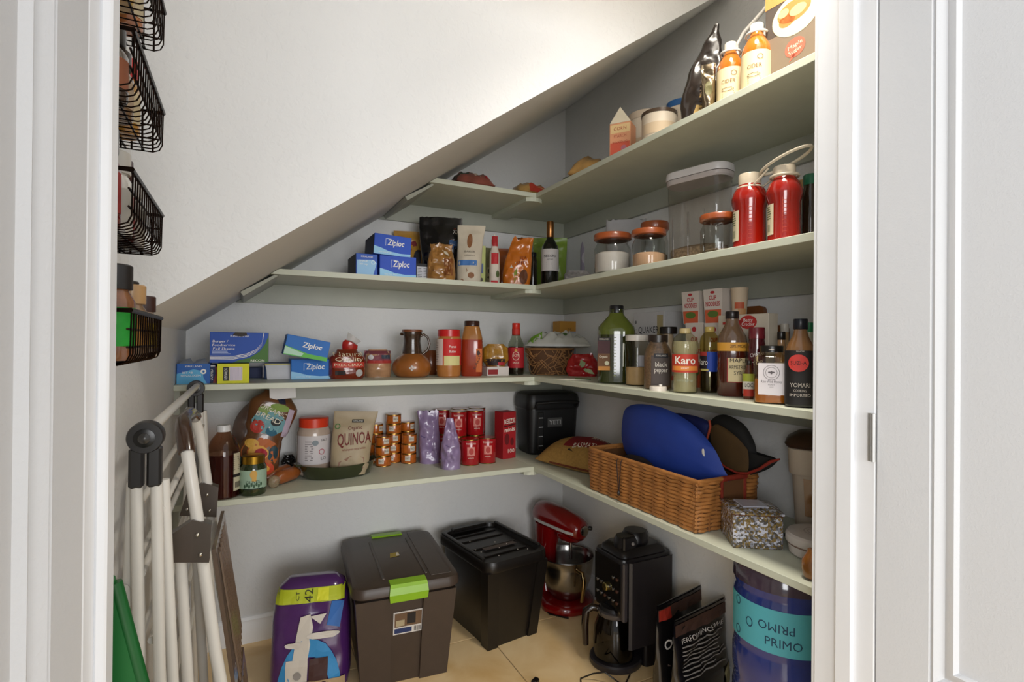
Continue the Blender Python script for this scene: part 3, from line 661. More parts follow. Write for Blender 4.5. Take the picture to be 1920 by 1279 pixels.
# loose white lid and striped sachet
s = spot(1234, z3, 32, 720, base=734)
t = T_(s, 'jar_lid', 'loose white plastic lid lying at the shelf edge', 'lid'); obj('rim', lathe([(s.w/2, 0), (s.w/2, .012), (s.w*.46, .016)], 20), plastic('#d8cfc4'), t, smooth=40); obj('knob', lathe([(.006, .016), (.006, .022), (.004, .023)], 10), plastic('#e6e2da'), t, loc=(.008, 0, 0), smooth=40)
s = spot(1257, z3, 20, 702, base=727, d=.03)
t, mp = bag(s, 'sweetener_sachet', 'little red and white sachet tucked beside the clear syrup bottle', 'packet', paper('#c7c3b4'), UPR, POUCH, .03, .003, 12); dec(t, mp, 'label', ink('#c9503f'), grid(-s.w*.45, s.w*.45, s.h*.55, s.h*.9, 4, 2))
# maple syrup
s = spot(1372, z3, 52, 584, base=744)
t = bottle(s, 'maple_syrup_bottle', 'tall brown syrup bottle with yellow neck band and cream label', 'bottle', [(.9, 0), (1, .03), (1, .62), (.96, .7), (.62, .8), (.44, .86), (.42, .92)], mat('#4a1c10', .1, 'coat', .1, 10), (.46, .91, 1, plastic('#1d1512')), p=2.6, n=28)
obj('empty_top', lathe(sc([(1.006, .6), (1.004, .64), (.968, .7), (.628, .8), (.45, .86), (.43, .91)], s), 28, p=2.6, cap0=False, cap1=False), mat('#6d543f', .08, 'coat', .1, 10), t, smooth=40)
band(t, s, 1.02, .53, .63, ink('#d69a34'), 150, 10, 'neck_label'); band(t, s, 1.02, .17, .45, ink('#d8c596'), 80, 24)
q = onband(s, 1.04, 24); dec(t, q, 'stripe', ink('#9a2a24'), *[grid(a, b, c*s.h, e*s.h, 6, 1) for a, b, c, e in ((-.034, -.031, .17, .45), (-.034, .034, .165, .175))])
dec(t, q, 'lettering', ink('#2a1712'), txt('20% MORE', 0, s.h*.585, .014, .05), txt('MAPLE', 0, s.h*.42, .018, .052), txt('ARMSTRON', 0, s.h*.34, .018, .056), txt('SYRUP', .006, s.h*.275, .018, .04))
# cherry jar, little sauce bottle, honey, soy bottle
s = spot(1419, z3, 32, 614, x=-.305)
t = bottle(s, 'cherry_jar', 'dark red jar of cherries with red lid', 'jar', [(.9, 0), (1, .04), (1, .7), (.86, .82), (.84, .86)], mat('#4a0d16', .12, 'coat', .2, 40), (.9, .84, 1, shiny('#6b1420')))
dec(t, onband(s, 1.0, 6), 'lettering', ink('#ded3d0'), txt('CHERRY', 0, s.h*.62, .016, .045, 12), txt('TOP', .0, s.h*.5, .016, .03, 12))
s = spot(1404, z3, 21, 676, base=749)
t = bottle(s, 'hot_sauce_bottle', 'small narrow sauce bottle with lime and tomato label beside the honey', 'bottle', [(.9, 0), (1, .04), (1, .6), (.5, .8), (.4, .9)], mat('#5a2a14', .15, 'coat'), (.45, .88, 1, plastic('#2a1a12')))
band(t, s, 1.01, .32, .66, ink('#a8ae3a'), 200); band(t, s, 1.02, .14, .46, ink('#d8d2c6'), 150); band(t, s, 1.03, .08, .26, ink('#b2301e'), 120); dec(t, onband(s, 1.04), 'lettering', ink('#27201c'), txt('LOC', 0, s.h*.36, .018, .022))
s = spot(1446, z3, 61, 648, base=758)
t = bottle(s, 'honey_jar', 'square honey jar with black lid and plain white label', 'jar', [(.92, 0), (1, .03), (1, .72), (.9, .8), (.62, .86), (.6, .9)], glass('#f6f0de'), (.66, .88, 1, plastic('#16130f')), (.02, .42, mat('#b0661c', .12, 'coat', .1, 10)), p=5, n=32)
yb = -s.w*.5*.985
dec(t, mflat(yb, .004), 'label', ink('#e0d9dc'), grid(-s.w*.36, s.w*.36, s.h*.16, s.h*.7)); q = mflat(yb, .0046)
dec(t, q, 'emblem', ink('#5b5456'), ringp(0, s.h*.54, .021, .021, .0012), ringp(0, s.h*.54, .015, .015, .001), ell(0, s.h*.54, .003, .005, 8), ell(-.005, s.h*.545, .004, .002, 8), ell(.005, s.h*.545, .004, .002, 8))
dec(t, q, 'lettering', ink('#5b5456'), txt('Raw Wild Honey', 0, s.h*.385, .011, s.w*.56), txt('HONEY', 0, s.h*.33, .005), txt('12 OZ', 0, s.h*.29, .004)); dec(t, q, 'lid_print', ink('#cfc8bd'), poly((-.008, s.h*.93), (.008, s.h*.93), (.0, s.h*.95)))
s = spot(1500, z3, 50, 598, base=765)
t = bottle(s, 'marinade_bottle', 'tall dark bottle with red sun emblem by the door frame', 'bottle', [(.92, 0), (1, .03), (1, .64), (.9, .7), (.55, .8), (.42, .88)], mat('#130e0d', .2, 'coat', .1, 10), (.5, .88, 1, plastic('#11141f')), p=2.8, n=28)
obj('empty_top', lathe(sc([(1.006, .635), (1.004, .64), (.908, .7), (.558, .8), (.43, .88)], s), 28, p=2.8, cap0=False, cap1=False), mat('#7a5530', .08, 'coat', .1, 10), t, smooth=40)
band(t, s, 1.03, .03, .64, ink('#15100f'), 200); q = onband(s, 1.05)
dec(t, q, 'emblem', ink('#cf3a33'), ell(-.004, s.h*.5, s.w*.32, s.w*.32)); dec(t, onband(s, 1.065), 'lettering', ink('#2a0d0d'), txt('SUZI-A', -.004, s.h*.5, .014, s.w*.5)); dec(t, q, 'lettering', ink('#c9bfb4'), txt('YOMARI', 0, s.h*.25, .016, s.w*.62), txt('COOKING', 0, s.h*.19, .009, s.w*.4), txt('IMPORTED', 0, s.h*.14, .011, s.w*.64), txt('HACHI', 0, s.h*.63, .006))
# behind: more bottles
for px, wd, top, xx, nm, lab, m, cm in ((1465, 23, 622, -.27, 'vanilla_bottle', 'small bottle with black cap behind the honey jar', mat('#a9825a', .1, 'coat'), plastic('#17130f')),
        (1471, 24, 607, -.13, 'vinegar_bottle', 'pale bottle with white cap near the back behind the honey', mat('#b9956a', .1, 'coat'), plastic('#d8d0c4')),
        (1518, 22, 605, -.22, 'oil_bottle', 'pale bottle with green cap half hidden by the door frame', mat('#b7b59a', .1, 'coat'), plastic('#1f7a4a')),
        (1253, 32, 613, -.20, 'spice_jar', 'jar with flat black lid behind the black pepper', mat('#b7a184', .15, 'coat'), plastic('#1b1512'))):
    s = spot(px, z3, wd, top, x=xx)
    t = bottle(s, nm, lab, 'bottle', [(.92, 0), (1, .03), (1, .66), (.62, .78), (.56, .88)], m, (.62 if nm != 'spice_jar' else 1, .88, 1, cm))
    band(t, s, 1.01, .2, .55, ink('#c9bfae'), 150)
# oats carton against the right wall
s = spot(1232, z3, 94, 586, x=-.08, d=.1, face='r'); s.w = .20
t, f = carton(s, 'oats_carton', 'wide white oats carton leaning against the right wall', 'box', paper('#c5c3c3'))
dec(t, mflat(-s.d/2, .0012), 'lettering', ink('#15151a'), txt('QUAKER', .0, s.h*.74, .04, s.w*.66)); dec(t, mflat(-s.d/2, .001), 'label', ink('#a89a70'), grid(s.w*.28, s.w*.46, s.h*.55, s.h*.95)); dec(t, mflat(-s.d/2, .001), 'small_print', ink('#6a6a6a'), ell(-s.w*.42, s.h*.86, .006, .008), lines(-s.w*.46, -s.w*.36, s.h*.6, s.h*.78, 3, .003))
dec(t, mflat(-s.d/2, .001), 'stripe', ink('#8d9079'), grid(-s.w*.49, -s.w*.35, s.h*.04, s.h*.5))
# noodle cups in printed sleeves
zn = z3+.16
def noodle(px, top, wd, zz, xx, lab, h_=None):
    s = spot(px, zz, wd, top, x=xx, d=.085, face='r', turn=6); s.w = .082
    if h_: s.h = h_
    t = T_(s, 'noodle_cup', lab, 'noodle cup', 'noodle cups by the right wall')
    obj('sleeve', loft([[(x*k, y*k, z) for x, y in ((-s.w/2, -s.d/2), (s.w/2, -s.d/2), (s.w/2, s.d/2), (-s.w/2, s.d/2))] for z, k in ((0, .86), (s.h, 1))]), paper('#cfc4ba'), t)
    sl = lambda x, z: (x*(.86+.14*z/s.h), -s.d/2*(.86+.14*z/s.h)-.0008, z); s2_ = lambda x, z: (x*(.86+.14*z/s.h), -s.d/2*(.86+.14*z/s.h)-.0014, z)
    dec(t, sl, 'label', ink('#c65a36'), grid(-s.w*.47, s.w*.47, .002, s.h*.4)); dec(t, s2_, 'emblem', ink('#55702c'), ell(0, s.h*.27, s.w*.32, s.h*.1))
    dec(t, s2_, 'lettering', ink('#b02a30'), txt('CUP', 0, s.h*.74, .022, s.w*.4, bold=.02), txt('NOODLES', 0, s.h*.56, .024, s.w*.78, bold=.02), ell(0, s.h*.9, s.w*.12, s.h*.04))
    return s
for px, xx, lab in ((1315, -.15, 'lower noodle cup under the stack, left one'), (1352, -.15, 'lower noodle cup under the stack, right one'), (1390, -.15, 'lower noodle cup under the plain beige cup')):
    s0 = noodle(px, 606, 44, z3, xx, lab)
zn = z3+s0.h
noodle(1307, 548, 44, zn+.001, -.15, 'upper red and white noodle cup, nearest the oats carton'); noodle(1349, 543, 42, zn+.001, -.15, 'upper red and white noodle cup in the middle of the stack')
s = spot(1386, zn+.001, 30, 540, x=-.15)
t = bottle(s, 'noodle_cup', 'plain beige paper cup at the end of the noodle stack', 'cup', [(.8, 0), (1, .94), (1.06, .96), (1.06, 1)], paper('#cbb79c'), group='noodle cups by the right wall'); s.w *= .95
band(t, s, .97, .4, .58, ink('#b5522e'), 70, 0); band(t, s, 1.0, .1, .4, ink('#b98a5a'), 60, 20)
# cutting boards and a cake mix carton in front of them
def board(px, top, xx, wd, hh, lab, rr):
    s = spot(px, z3, 60, top, x=xx, face='r'); w_ = wd; h_ = hh
    t = thing('cutting_board', lab, 'cutting board', (xx, s.y, z3), rot=(R(-4), 0, R(-90)))
    pts = []
    for cx, cz, a0 in ((w_/2-rr, rr, -90), (w_/2-rr, h_-rr, 0), (-w_/2+rr, h_-rr, 90), (-w_/2+rr, rr, 180)):
        pts += [(cx+rr*math.cos(R(a0+22.5*k)), cz+rr*math.sin(R(a0+22.5*k))) for k in range(5)]
    obj('board', prism(pts, -.009, .009), mat('#7d4a24', .45, 'plain', .25, 16), t)
    return t, w_, h_
board(1385, 540, -.045, .2, .31, 'tall dark wooden cutting board behind the noodle cups', .02)
t, w_, h_ = board(1425, 590, -.075, .2, .235, 'shorter wooden cutting board behind the red spoon carton', .02)
s = spot(1400, z3, 60, 590, x=-.225, d=.045, face='r'); s.w = .20
t, f = carton(s, 'cake_mix_carton', 'white cake mix carton with a red spoon emblem', 'box', paper('#cbc0ae'))
w_, h_ = s.w, s.h
dec(t, f, 'emblem', ink('#b32d2a'), ell(w_*.12, h_*.9, w_*.17, h_*.085), poly((-w_*.4, h_*.91), (w_*.0, h_*.93), (w_*.0, h_*.87), (-w_*.4, h_*.88)))
dec(t, mflat(-s.d/2, .0014), 'lettering', ink(WHITE_INK), txt('Betty', w_*.12, h_*.925, .016, w_*.18), txt('Crocker', w_*.12, h_*.875, .016, w_*.25)); dec(t, f, 'small_print', ink('#8a8064'), lines(w_*.3, w_*.46, h_*.3, h_*.7, 6, .003)); dec(t, f, 'label', ink('#2d58a0'), grid(-w_*.48, -w_*.3, h_*.5, h_*.72))
# ================================================================= second shelf
z2 = SH[1]
s = spot(734, z2, 66, 487, y=-.30, d=.22, face='b')
t, f = carton(s, 'freezer_bag_box', 'blue bag box on the second shelf, lower right of three', 'box', paper('#2f55c4')); zip_print(t, s.w, s.h, s.d); zb = z2+s.h; sA = s
s = spot(678, z2, 38, 482, y=-.31, d=.2, face='b')
t, f = carton(s, 'snack_bag_box', 'pale blue upright bag box at the left end of the second shelf', 'box', paper('#3a62c0'))
dec(t, f, 'label', ink('#9cc9ee'), poly((-s.w*.46, .001), (s.w*.3, .001), (s.w*.46, s.h*.6), (s.w*.3, s.h*.74), (-s.w*.46, s.h*.7))); dec(t, mflat(-s.d/2, .001), 'seal', ink('#d9ecf8'), ringp(s.w*.3, s.h*.62, s.w*.1, s.w*.1, .003))
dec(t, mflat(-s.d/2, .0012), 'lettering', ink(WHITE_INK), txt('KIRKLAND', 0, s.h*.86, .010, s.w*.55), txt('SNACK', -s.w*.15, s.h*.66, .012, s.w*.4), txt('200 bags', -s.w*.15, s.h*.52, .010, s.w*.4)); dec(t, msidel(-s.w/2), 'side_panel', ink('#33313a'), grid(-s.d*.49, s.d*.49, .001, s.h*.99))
s = spot(724, zb, 67, 450, y=-.29, d=.2, face='b')
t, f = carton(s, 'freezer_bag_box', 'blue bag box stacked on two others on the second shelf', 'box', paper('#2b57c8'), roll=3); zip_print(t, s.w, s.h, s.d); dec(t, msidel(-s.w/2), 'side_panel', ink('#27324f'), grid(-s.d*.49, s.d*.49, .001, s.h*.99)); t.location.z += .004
s = spot(785, z2, 31, 496, y=-.28, d=.08, face='b')
t, f = carton(s, 'seasoning_box', 'small black box with white ingredient label on the second shelf', 'box', paper('#1c1a1c'))
dec(t, f, 'label', ink('#c9c9cd'), grid(-s.w*.3, s.w*.46, s.h*.08, s.h*.82)); dec(t, mflat(-s.d/2, .001), 'small_print', ink('#5a5a60'), lines(-s.w*.26, s.w*.06, s.h*.14, s.h*.76, 7, .0025), lines(s.w*.1, s.w*.42, s.h*.14, s.h*.76, 7, .0025, 3))
def L2(mp, e=.0018): return lambda x, z: lift(mp, x, z, e)
# soft packs along the back wall
s = spot(770, z2, 66, 434, y=-.06)
t, mp = bag(s, 'chip_bag', 'yellow and red snack bag behind the blue bag boxes', 'bag', shiny('#b98a3a'), [(0, .9), (.4, 1), (.8, .95), (1, 1.0)], POUCH, .07, .006, 21)
dec(t, mp, 'label', ink('#7a1c1c'), poly((-s.w*.0, s.h*.25), (s.w*.42, s.h*.2), (s.w*.42, s.h*.84), (-s.w*.05, s.h*.9))); dec(t, L2(mp), 'print', ink('#22202c'), ell(s.w*.2, s.h*.5, s.w*.14, s.h*.16))
s = spot(825, z2, 80, 408, y=-.19)
t, mp = bag(s, 'coffee_bag', 'large black pouch with blue and red label on the second shelf', 'bag', shiny('#100f12'), [(0, .8), (.3, .9), (.8, 1), (1, 1.0)], [(0, .9), (.3, 1), (.7, .5), (.9, .1), (1, .05)], .095, .010, 22, jag=.025)
dec(t, mp, 'label', ink('#31507c'), poly((s.w*.16, s.h*.5), (s.w*.36, s.h*.54), (s.w*.42, s.h*.68), (s.w*.2, s.h*.66))); dec(t, mp, 'label', ink('#a4402c'), poly((s.w*.22, s.h*.67), (s.w*.42, s.h*.69), (s.w*.46, s.h*.86), (s.w*.3, s.h*.84)))
dec(t, L2(mp), 'lettering', ink('#d9d4ce'), txt('XX', s.w*.35, s.h*.78, .03, .032), txt('COLD', s.w*.28, s.h*.6, .018, .03, 15))
s = spot(826, z2, 54, 458, y=-.345)
t, mp = bag(s, 'gold_pouch', 'crinkled golden foil pouch in front of the black pouch', 'bag', mat('#a8763a', .3, 'coat', .35, 30), [(0, .92), (.15, 1), (.5, .95), (.7, .85), (.85, .72), (1, .78)], [(0, 1), (.2, 1), (.6, .7), (.85, .15), (1, .06)], .075, .013, 23, freq=30, jag=.015)
dec(t, mp, 'label', ink('#7a4416'), grid(s.w*.1, s.w*.4, s.h*.15, s.h*.6, 5, 5)); dec(t, L2(mp), 'flap', ink('#d8cbb2'), poly((s.w*.02, s.h*.84), (s.w*.2, s.h*.78), (s.w*.28, s.h*.66), (s.w*.1, s.h*.74)))
s = spot(878, z2, 50, 421, y=-.33)
t, mp = bag(s, 'flour_bag', 'cream paper flour bag with a blue band', 'bag', mat('#cfc4b0', .55, 'plain', .1, 20, .1), [(0, .86), (.1, .92), (.7, .95), (1, 1.05)], POUCH, .08, .004, 24, lean=-4, sx=.012)
dec(t, mp, 'label', ink('#3f73b4'), grid(-s.w*.40, s.w*.28, s.h*.29, s.h*.38, 8, 1)); dec(t, mp, 'print', ink('#8a5a36'), ell(-s.w*.02, s.h*.72, s.w*.1, s.h*.13), poly((-s.w*.3, s.h*.05), (-s.w*.1, s.h*.24), (-s.w*.06, s.h*.2), (-s.w*.2, s.h*.03)), ell(s.w*.08, s.h*.12, s.w*.12, s.h*.05)); dec(t, L2(mp), 'lettering', ink('#7c7468'), txt('BAKER', 0, s.h*.52, .014, .05), txt('unbleached', 0, s.h*.46, .01, .05))
s = spot(896, z2, 16, 463, y=-.27, d=.08, face='b')
t, f = carton(s, 'broth_carton', 'narrow pale green carton behind the flour bag', 'box', paper('#b8c07a')); dec(t, f, 'label', ink('#59688e'), grid(-s.w*.5, s.w*.2, s.h*.3, s.h*.55)); dec(t, mflat(-s.d/2, .001), 'print', ink('#4d4a42'), ell(-s.w*.1, s.h*.14, s.w*.3, s.h*.05))
s = spot(910, z2, 13, 467, y=-.22, d=.08, face='b')
t, f = carton(s, 'tea_box', 'slim sage carton between the pale green and the red-topped cartons', 'box', paper('#8f8f6a')); dec(t, f, 'label', ink('#b9b58e'), grid(-s.w*.4, s.w*.4, s.h*.08, s.h*.5)); dec(t, mflat(-s.d/2, .001), 'print', ink('#3f4a34'), ell(0, s.h*.4, s.w*.2, s.h*.06), ell(0, s.h*.24, s.w*.3, s.h*.03))
s = spot(926, z2, 20, 440, y=-.36)
t, mp = bag(s, 'milk_powder_pouch', 'slim white and red pouch with pointed top', 'bag', paper('#cfc4b8'), [(0, 1), (.6, .95), (.75, .6), (.9, .62), (1, .15)], [(0, 1), (.6, .9), (.75, .5), (1, .1)], .06, .003, 25)
dec(t, mp, 'label', ink('#b8222a'), grid(-s.w*.3, s.w*.36, s.h*.40, s.h*.62, 5, 3)); dec(t, mp, 'label', ink('#b8222a'), grid(-s.w*.48, s.w*.48, 0.002, s.h*.07, 5, 1)); dec(t, mp, 'label', ink('#a51d22'), grid(-s.w*.28, s.w*.28, s.h*.76, s.h*.97, 5, 5)); dec(t, mp, 'print', ink('#4a5a2c'), ell(s.w*.3, s.h*.2, s.w*.16, s.h*.07))
s = spot(948, z2, 52, 466, y=-.12)
t, mp = bag(s, 'lentil_bag', 'orange bag half hidden behind the seed pouch', 'bag', shiny('#a9541c'), UPR, POUCH, .08, .005, 26)
s = spot(967, z2, 54, 446, y=-.35)
t, mp = bag(s, 'seed_pouch', 'orange pouch of seeds with its torn top leaning right', 'bag', shiny('#c0691c'), [(0, .92), (.2, 1), (.5, .95), (.75, .8), (1, .72)], POUCH, .07, .009, 27, sx=.035, freq=24, jag=.02)
dec(t, mp, 'label', ink('#d8d0c2'), poly((-s.w*.26, s.h*.36), (-s.w*.16, s.h*.36), (s.w*.08, s.h*.68), (-s.w*.02, s.h*.68))); dec(t, L2(mp), 'lettering', ink('#7a1f14'), txt('SEA', s.w*.16, s.h*.56, .022, .036, 8), txt('SEED', s.w*.12, s.h*.46, .022, .044, 8)); dec(t, mp, 'print', ink('#7f8a2c'), poly((-s.w*.06, s.h*.06), (s.w*.02, s.h*.2), (-s.w*.0, s.h*.38), (-s.w*.1, s.h*.26))); dec(t, L2(mp, .001), 'print', ink('#5c3114'), ell(s.w*.24, s.h*.18, s.w*.14, s.h*.15))
s = spot(998, z2, 16, 474, y=-.2)
bottle(s, 'dark_jar', 'dark narrow jar between the seed pouch and the green bag', 'jar', [(.9, 0), (1, .05), (1, .8), (.8, .86), (.8, 1)], mat('#241c14', .15, 'coat'), (.85, .88, 1, plastic('#15151c')))
s = spot(1030, z2, 64, 446, y=-.18)
t, mp = bag(s, 'green_bag', 'bright green bag standing behind the wine bottle', 'bag', shiny('#7d9a3a'), [(0, .8), (.3, .95), (1, 1)], POUCH, .07, .006, 28)
dec(t, mp, 'print', ink('#a9bf62'), poly((-s.w*.44, s.h*.1), (-s.w*.36, s.h*.1), (-s.w*.4, s.h*.9), (-s.w*.46, s.h*.9)))
WINE = [(.9, 0), (1, .02), (1, .56), (.94, .62), (.6, .7), (.42, .74), (.38, .78), (.36, .95), (.4, .96), (.4, 1)]
s = spot(1030, z2, 32, 416, y=-.385)
t = bottle(s, 'wine_bottle', 'dark wine bottle with white label and copper foil neck', 'bottle', WINE, mat('#0c0f0c', .06, 'coat'), (.43, .76, 1.001, mat('#b07a4a', .3, 'metal')))
band(t, s, 1.005, .24, .57, ink('#c9c4c2'), 170); dec(t, onband(s, 1.02), 'lettering', ink('#26221f'), txt('NEISORD', 0, s.h*.46, .018, s.w*.74), txt('VINEYARDS', 0, s.h*.41, .006)); dec(t, onband(s, 1.02), 'small_print', ink('#8a8583'), lines(-.02, .02, s.h*.27, s.h*.38, 4, .0015))
s = spot(1082, z2, 52, 480, y=-.37); s.h = .10
t, mp = bag(s, 'napkin_bundle', 'crumpled white cloth bundle beside the wine bottle', 'bag', mat('#bfb9b6', .7, 'plain', .08, 20), [(0, .8), (.3, 1), (.8, .95), (1, .7)], [(0, .9), (.4, 1), (1, .5)], .07, .02, 29, freq=34); dec(t, mp, 'tag', ink('#2f7a74'), poly((s.w*.22, s.h*.36), (s.w*.38, s.h*.34), (s.w*.36, s.h*.6)))
s = spot(1052, z2, 34, 514, y=-.41); s.h = .03
t, mp = bag(s, 'white_wrapper', 'small crumpled white wrapper at the foot of the wine bottle', 'wrapper', mat('#b9b3b0', .7), [(0, 1), (.6, .8), (1, .3)], [(0, 1), (1, .3)], .03, .008, 35, freq=40)
s = spot(1101, z2, 28, 437, y=-.2)
t, mp = bag(s, 'sugar_bag', 'white and purple sugar bag behind the first glass jar', 'bag', paper('#a9a0b4'), [(0, 1), (.7, 1), (.9, .8), (1, .5)], [(0, 1), (.6, .9), (1, .4)], .07, .004, 30); dec(t, mp, 'label', ink('#3b2a5c'), ell(s.w*.05, s.h*.84, s.w*.34, s.h*.12)); dec(t, mp, 'label', ink('#cfcad2'), ell(-s.w*.05, s.h*.58, s.w*.36, s.h*.11))
# glass jars with wooden lids
def lidjar(px, wd, top, xx, lab, fill, lvl, h=None):
    s = spot(px, z2, wd, top, x=xx)
    t = T_(s, 'glass_jar', lab, 'jar', 'glass jars with wooden lids')
    pr = [(.86, 0), (.94, .02), (.96, .06), (.96, .62), (.86, .72), (.8, .78), (.84, .80), (.84, .84)]
    obj('body', lathe(sc(pr, s), 28), glass('#eef0ee'), t, smooth=35)
    obj('contents', lathe(sc([(.84, .02), (.9, .06), (.9, lvl-.03), (.7, lvl+.01), (.3, lvl+.03), (.05, lvl)], s), 24), fill, t, smooth=40)
    obj('wooden_lid', lathe(sc([(.94, .84), (1, .86), (1, .97), (.95, 1)], s), 28), mat('#9a4a1e', .35, 'coat', .25, 12), t, smooth=40)
lidjar(1147, 70, 440, -.385, 'leftmost glass jar with wooden lid, half full of white flour', mat('#cfc6c0', .9), .52)
lidjar(1215, 64, 432, -.385, 'glass jar with wooden lid holding a little tan flour, second of the row', mat('#c99f7e', .9), .36)
lidjar(1226, 52, 418, -.21, 'glass jar with wooden lid behind the tan flour jar', mat('#8a6a4a', .9), .4)
lidjar(1346, 68, 404, -.385, 'nearly empty glass jar with wooden lid behind the ketchup', mat('#5c4a34', .9), .1)
s = spot(1172, z2, 74, 413, x=-.12)
t, mp = bag(s, 'paper_bag', 'plain white paper bag standing behind the glass jars', 'bag', paper('#a9a7a8'), [(0, .95), (1, 1)], [(0, 1), (.7, .8), (1, .5)], .08, .003, 31, jag=.01)
# tall cereal container
s = spot(1309, z2, 132, 318, x=-.215, d=.115, face='r', turn=14); s.w = .25; W, D, Hh = s.w, s.d, s.h
t = T_(s, 'cereal_container', 'tall clear plastic container with white lid holding rolled oats', 'container')
def rr(w, d, r, z, n=6):
    o = []
    for cx, cy, a0 in ((w/2-r, -d/2+r, -90), (w/2-r, d/2-r, 0), (-w/2+r, d/2-r, 90), (-w/2+r, -d/2+r, 180)):
        o += [(cx+r*math.cos(R(a0+90*k/n)), cy+r*math.sin(R(a0+90*k/n)), z) for k in range(n+1)]
    return o
obj('body', loft([rr(W*.84, D*.8, .03, 0), rr(W*.86, D*.84, .035, .006), rr(W*.95, D*.96, .045, Hh*.86), rr(W*.95, D*.96, .045, Hh*.88)]), glass('#f3f1ee'), t, smooth=40)
obj('contents', loft([rr(W*.80, D*.74, .028, .006), rr(W*.84, D*.8, .03, Hh*.17), rr(W*.82, D*.76, .03, Hh*.2), rr(W*.4, D*.4, .015, Hh*.23)]), mat('#b89f80', .9, 'plain', .5, 110, .8), t, smooth=40)
obj('lid', loft([rr(W*.96, D*.97, .046, Hh*.86), rr(W, D*1.02, .05, Hh*.875), rr(W, D*1.02, .05, Hh*.91)]), plastic('#b7aeaa', .35), t, smooth=30)
obj('lid_rim', loft([rr(W*1.01, D*1.04, .05, Hh*.915), rr(W*1.02, D*1.06, .05, Hh*.93), rr(W*1.0, D*1.04, .05, Hh*.985), rr(W*.9, D*.9, .04, Hh)]), plastic('#cfcbc9', .3), t, smooth=40)
for x in (-W*.3, -.012, W*.2): obj('grip_rib', tube([(x, -D*.455, Hh*.12), (x, -D*.485, Hh*.55)], .0035, 6), glass('#f7f5f2'), t, smooth=60)
# two ketchup bottles joined by a white carrier
KET = [(.86, 0), (.94, .03), (.9, .08), (.88, .3), (.88, .52), (1, .62), (1, .68), (.86, .77), (.66, .83), (.6, .86)]
kp = []
for px, wd, top, lab in ((1404, 64, 316, 'ketchup bottle with white cap and side label, left of the pair'), (1469, 62, 322, 'ketchup bottle under the carrier handle, right of the pair')):
    s = spot(px, z2, wd, top, x=-.375); s.h = .225 if px < 1450 else .215
    t = bottle(s, 'ketchup_bottle', lab, 'bottle', KET, mat('#8e1408', .12, 'coat', .06, 20), (.62, .85, 1, plastic('#cdbfa8')), group='ketchup pair', n=28)
    band(t, s, .9, .1, .5, ink('#d0c4a6'), 46, -62); dec(t, onband(s, .915, -62), 'small_print', ink('#4a5a34'), lines(-.011, .011, s.h*.3, s.h*.48, 6, .003), *[grid(-.006+i*.0025, -.005+i*.0025, s.h*.14, s.h*.24) for i in range(5)])
    dec(t, mcyl(s.w*.46, .001), 'moulded_scale', ink('#b5442e'), *[grid(-.004, .006, s.h*(.12+.05*k), s.h*(.12+.05*k)+.0012) for k in range(9)], grid(-.0046, -.0038, s.h*.1, s.h*.56))
    kp.append(s)
p0, p1 = (Vector((k.x, k.y, z2+k.h*.82)) for k in kp); dv = (p1-p0); L = dv.length
t = thing('bottle_carrier', 'white plastic loop carrier linking the two ketchup bottles', 'carrier', p0, math.atan2(dv.y, dv.x)); M_c = plastic('#cfc3ad')
def loop(cx, z, rx, ry, tilt=0, n=22): return [(cx+rx*math.cos(2*math.pi*i/n), ry*math.sin(2*math.pi*i/n), z+tilt*math.cos(2*math.pi*i/n)) for i in range(n)]
obj('ring', tube(loop(0, -.002, .036, .036), .0035, 6, closed=True), M_c, t, smooth=60); obj('ring', tube(loop(L, .002, .036, .036), .0035, 6, closed=True), M_c, t, smooth=60)
obj('handle', tube(loop(L*1.02, .047, .075, .034, .018), .0045, 6, closed=True), M_c, t, smooth=60)
for sy in (-1, 1): obj('bridge', tube([(.03, sy*.02, 0), (L*.5, sy*.024, .014), (L*.68, sy*.02, .034)], .003, 6), M_c, t, smooth=60)
s = spot(1519, z2, 32, 328, x=-.29)
t = bottle(s, 'olive_jar', 'jar of dark olives with green lid cut off by the door frame', 'jar', [(.9, 0), (1, .04), (1, .72), (.8, .82), (.8, .86)], mat('#2e2417', .1, 'coat', .7, 45), (.84, .85, 1, plastic('#1f6a4c')))
s = spot(1508, z2, 36, 340, x=-.14)
bottle(s, 'cracker_sleeve', 'tan paper tub behind the olive jar at the shelf end', 'tub', [(.9, 0), (1, .05), (1, .95), (.95, 1)], paper('#9a7a4a'))
# ================================================================= top shelf
z1 = SH[0]
def flat(px, y, x, w, d, h, name, label, m, seed, rz=0, amp=.012):
    p = ony(px, y) if y is not None else onx(px, x); s = Spot(); s.x, s.y, s.z, s.rz = p.x, p.y, z1, R(rz); s.p = p
    return pillow(s, name, label, 'bag', m, w, d, h, seed, amp*2.2, 38)
t, mp = flat(880, -.37, None, .20, .14, .068, 'snack_packet', 'flat snack packets with red corner at the left end of the top shelf', mat('#8a4a3e', .3, 'coat', .7, 14), 41)
dec(t, mp, 'label', ink('#22382c'), grid(-.1, -.03, -.07, .07, 5, 6)); dec(t, mp, 'label', ink('#9a1f28'), grid(.055, .1, -.07, .07, 4, 6)); dec(t, mp, 'label', ink('#b9aa9a'), grid(-.01, .035, -.06, .06, 4, 5))
t, mp = flat(990, -.375, None, .19, .13, .062, 'snack_packet', 'flat tan and red snack packet lying near the shelf corner', mat('#b08a4e', .3, 'coat', .3, 22), 42)
dec(t, mp, 'label', ink('#a3301f'), grid(-.03, .07, -.07, -.045, 6, 3))
t, mp = flat(1038, -.2, None, .10, .1, .095, 'dark_packet', 'small dark brown packet in the corner of the top shelf', mat('#3a2a22', .3, 'coat', .3, 25), 43)
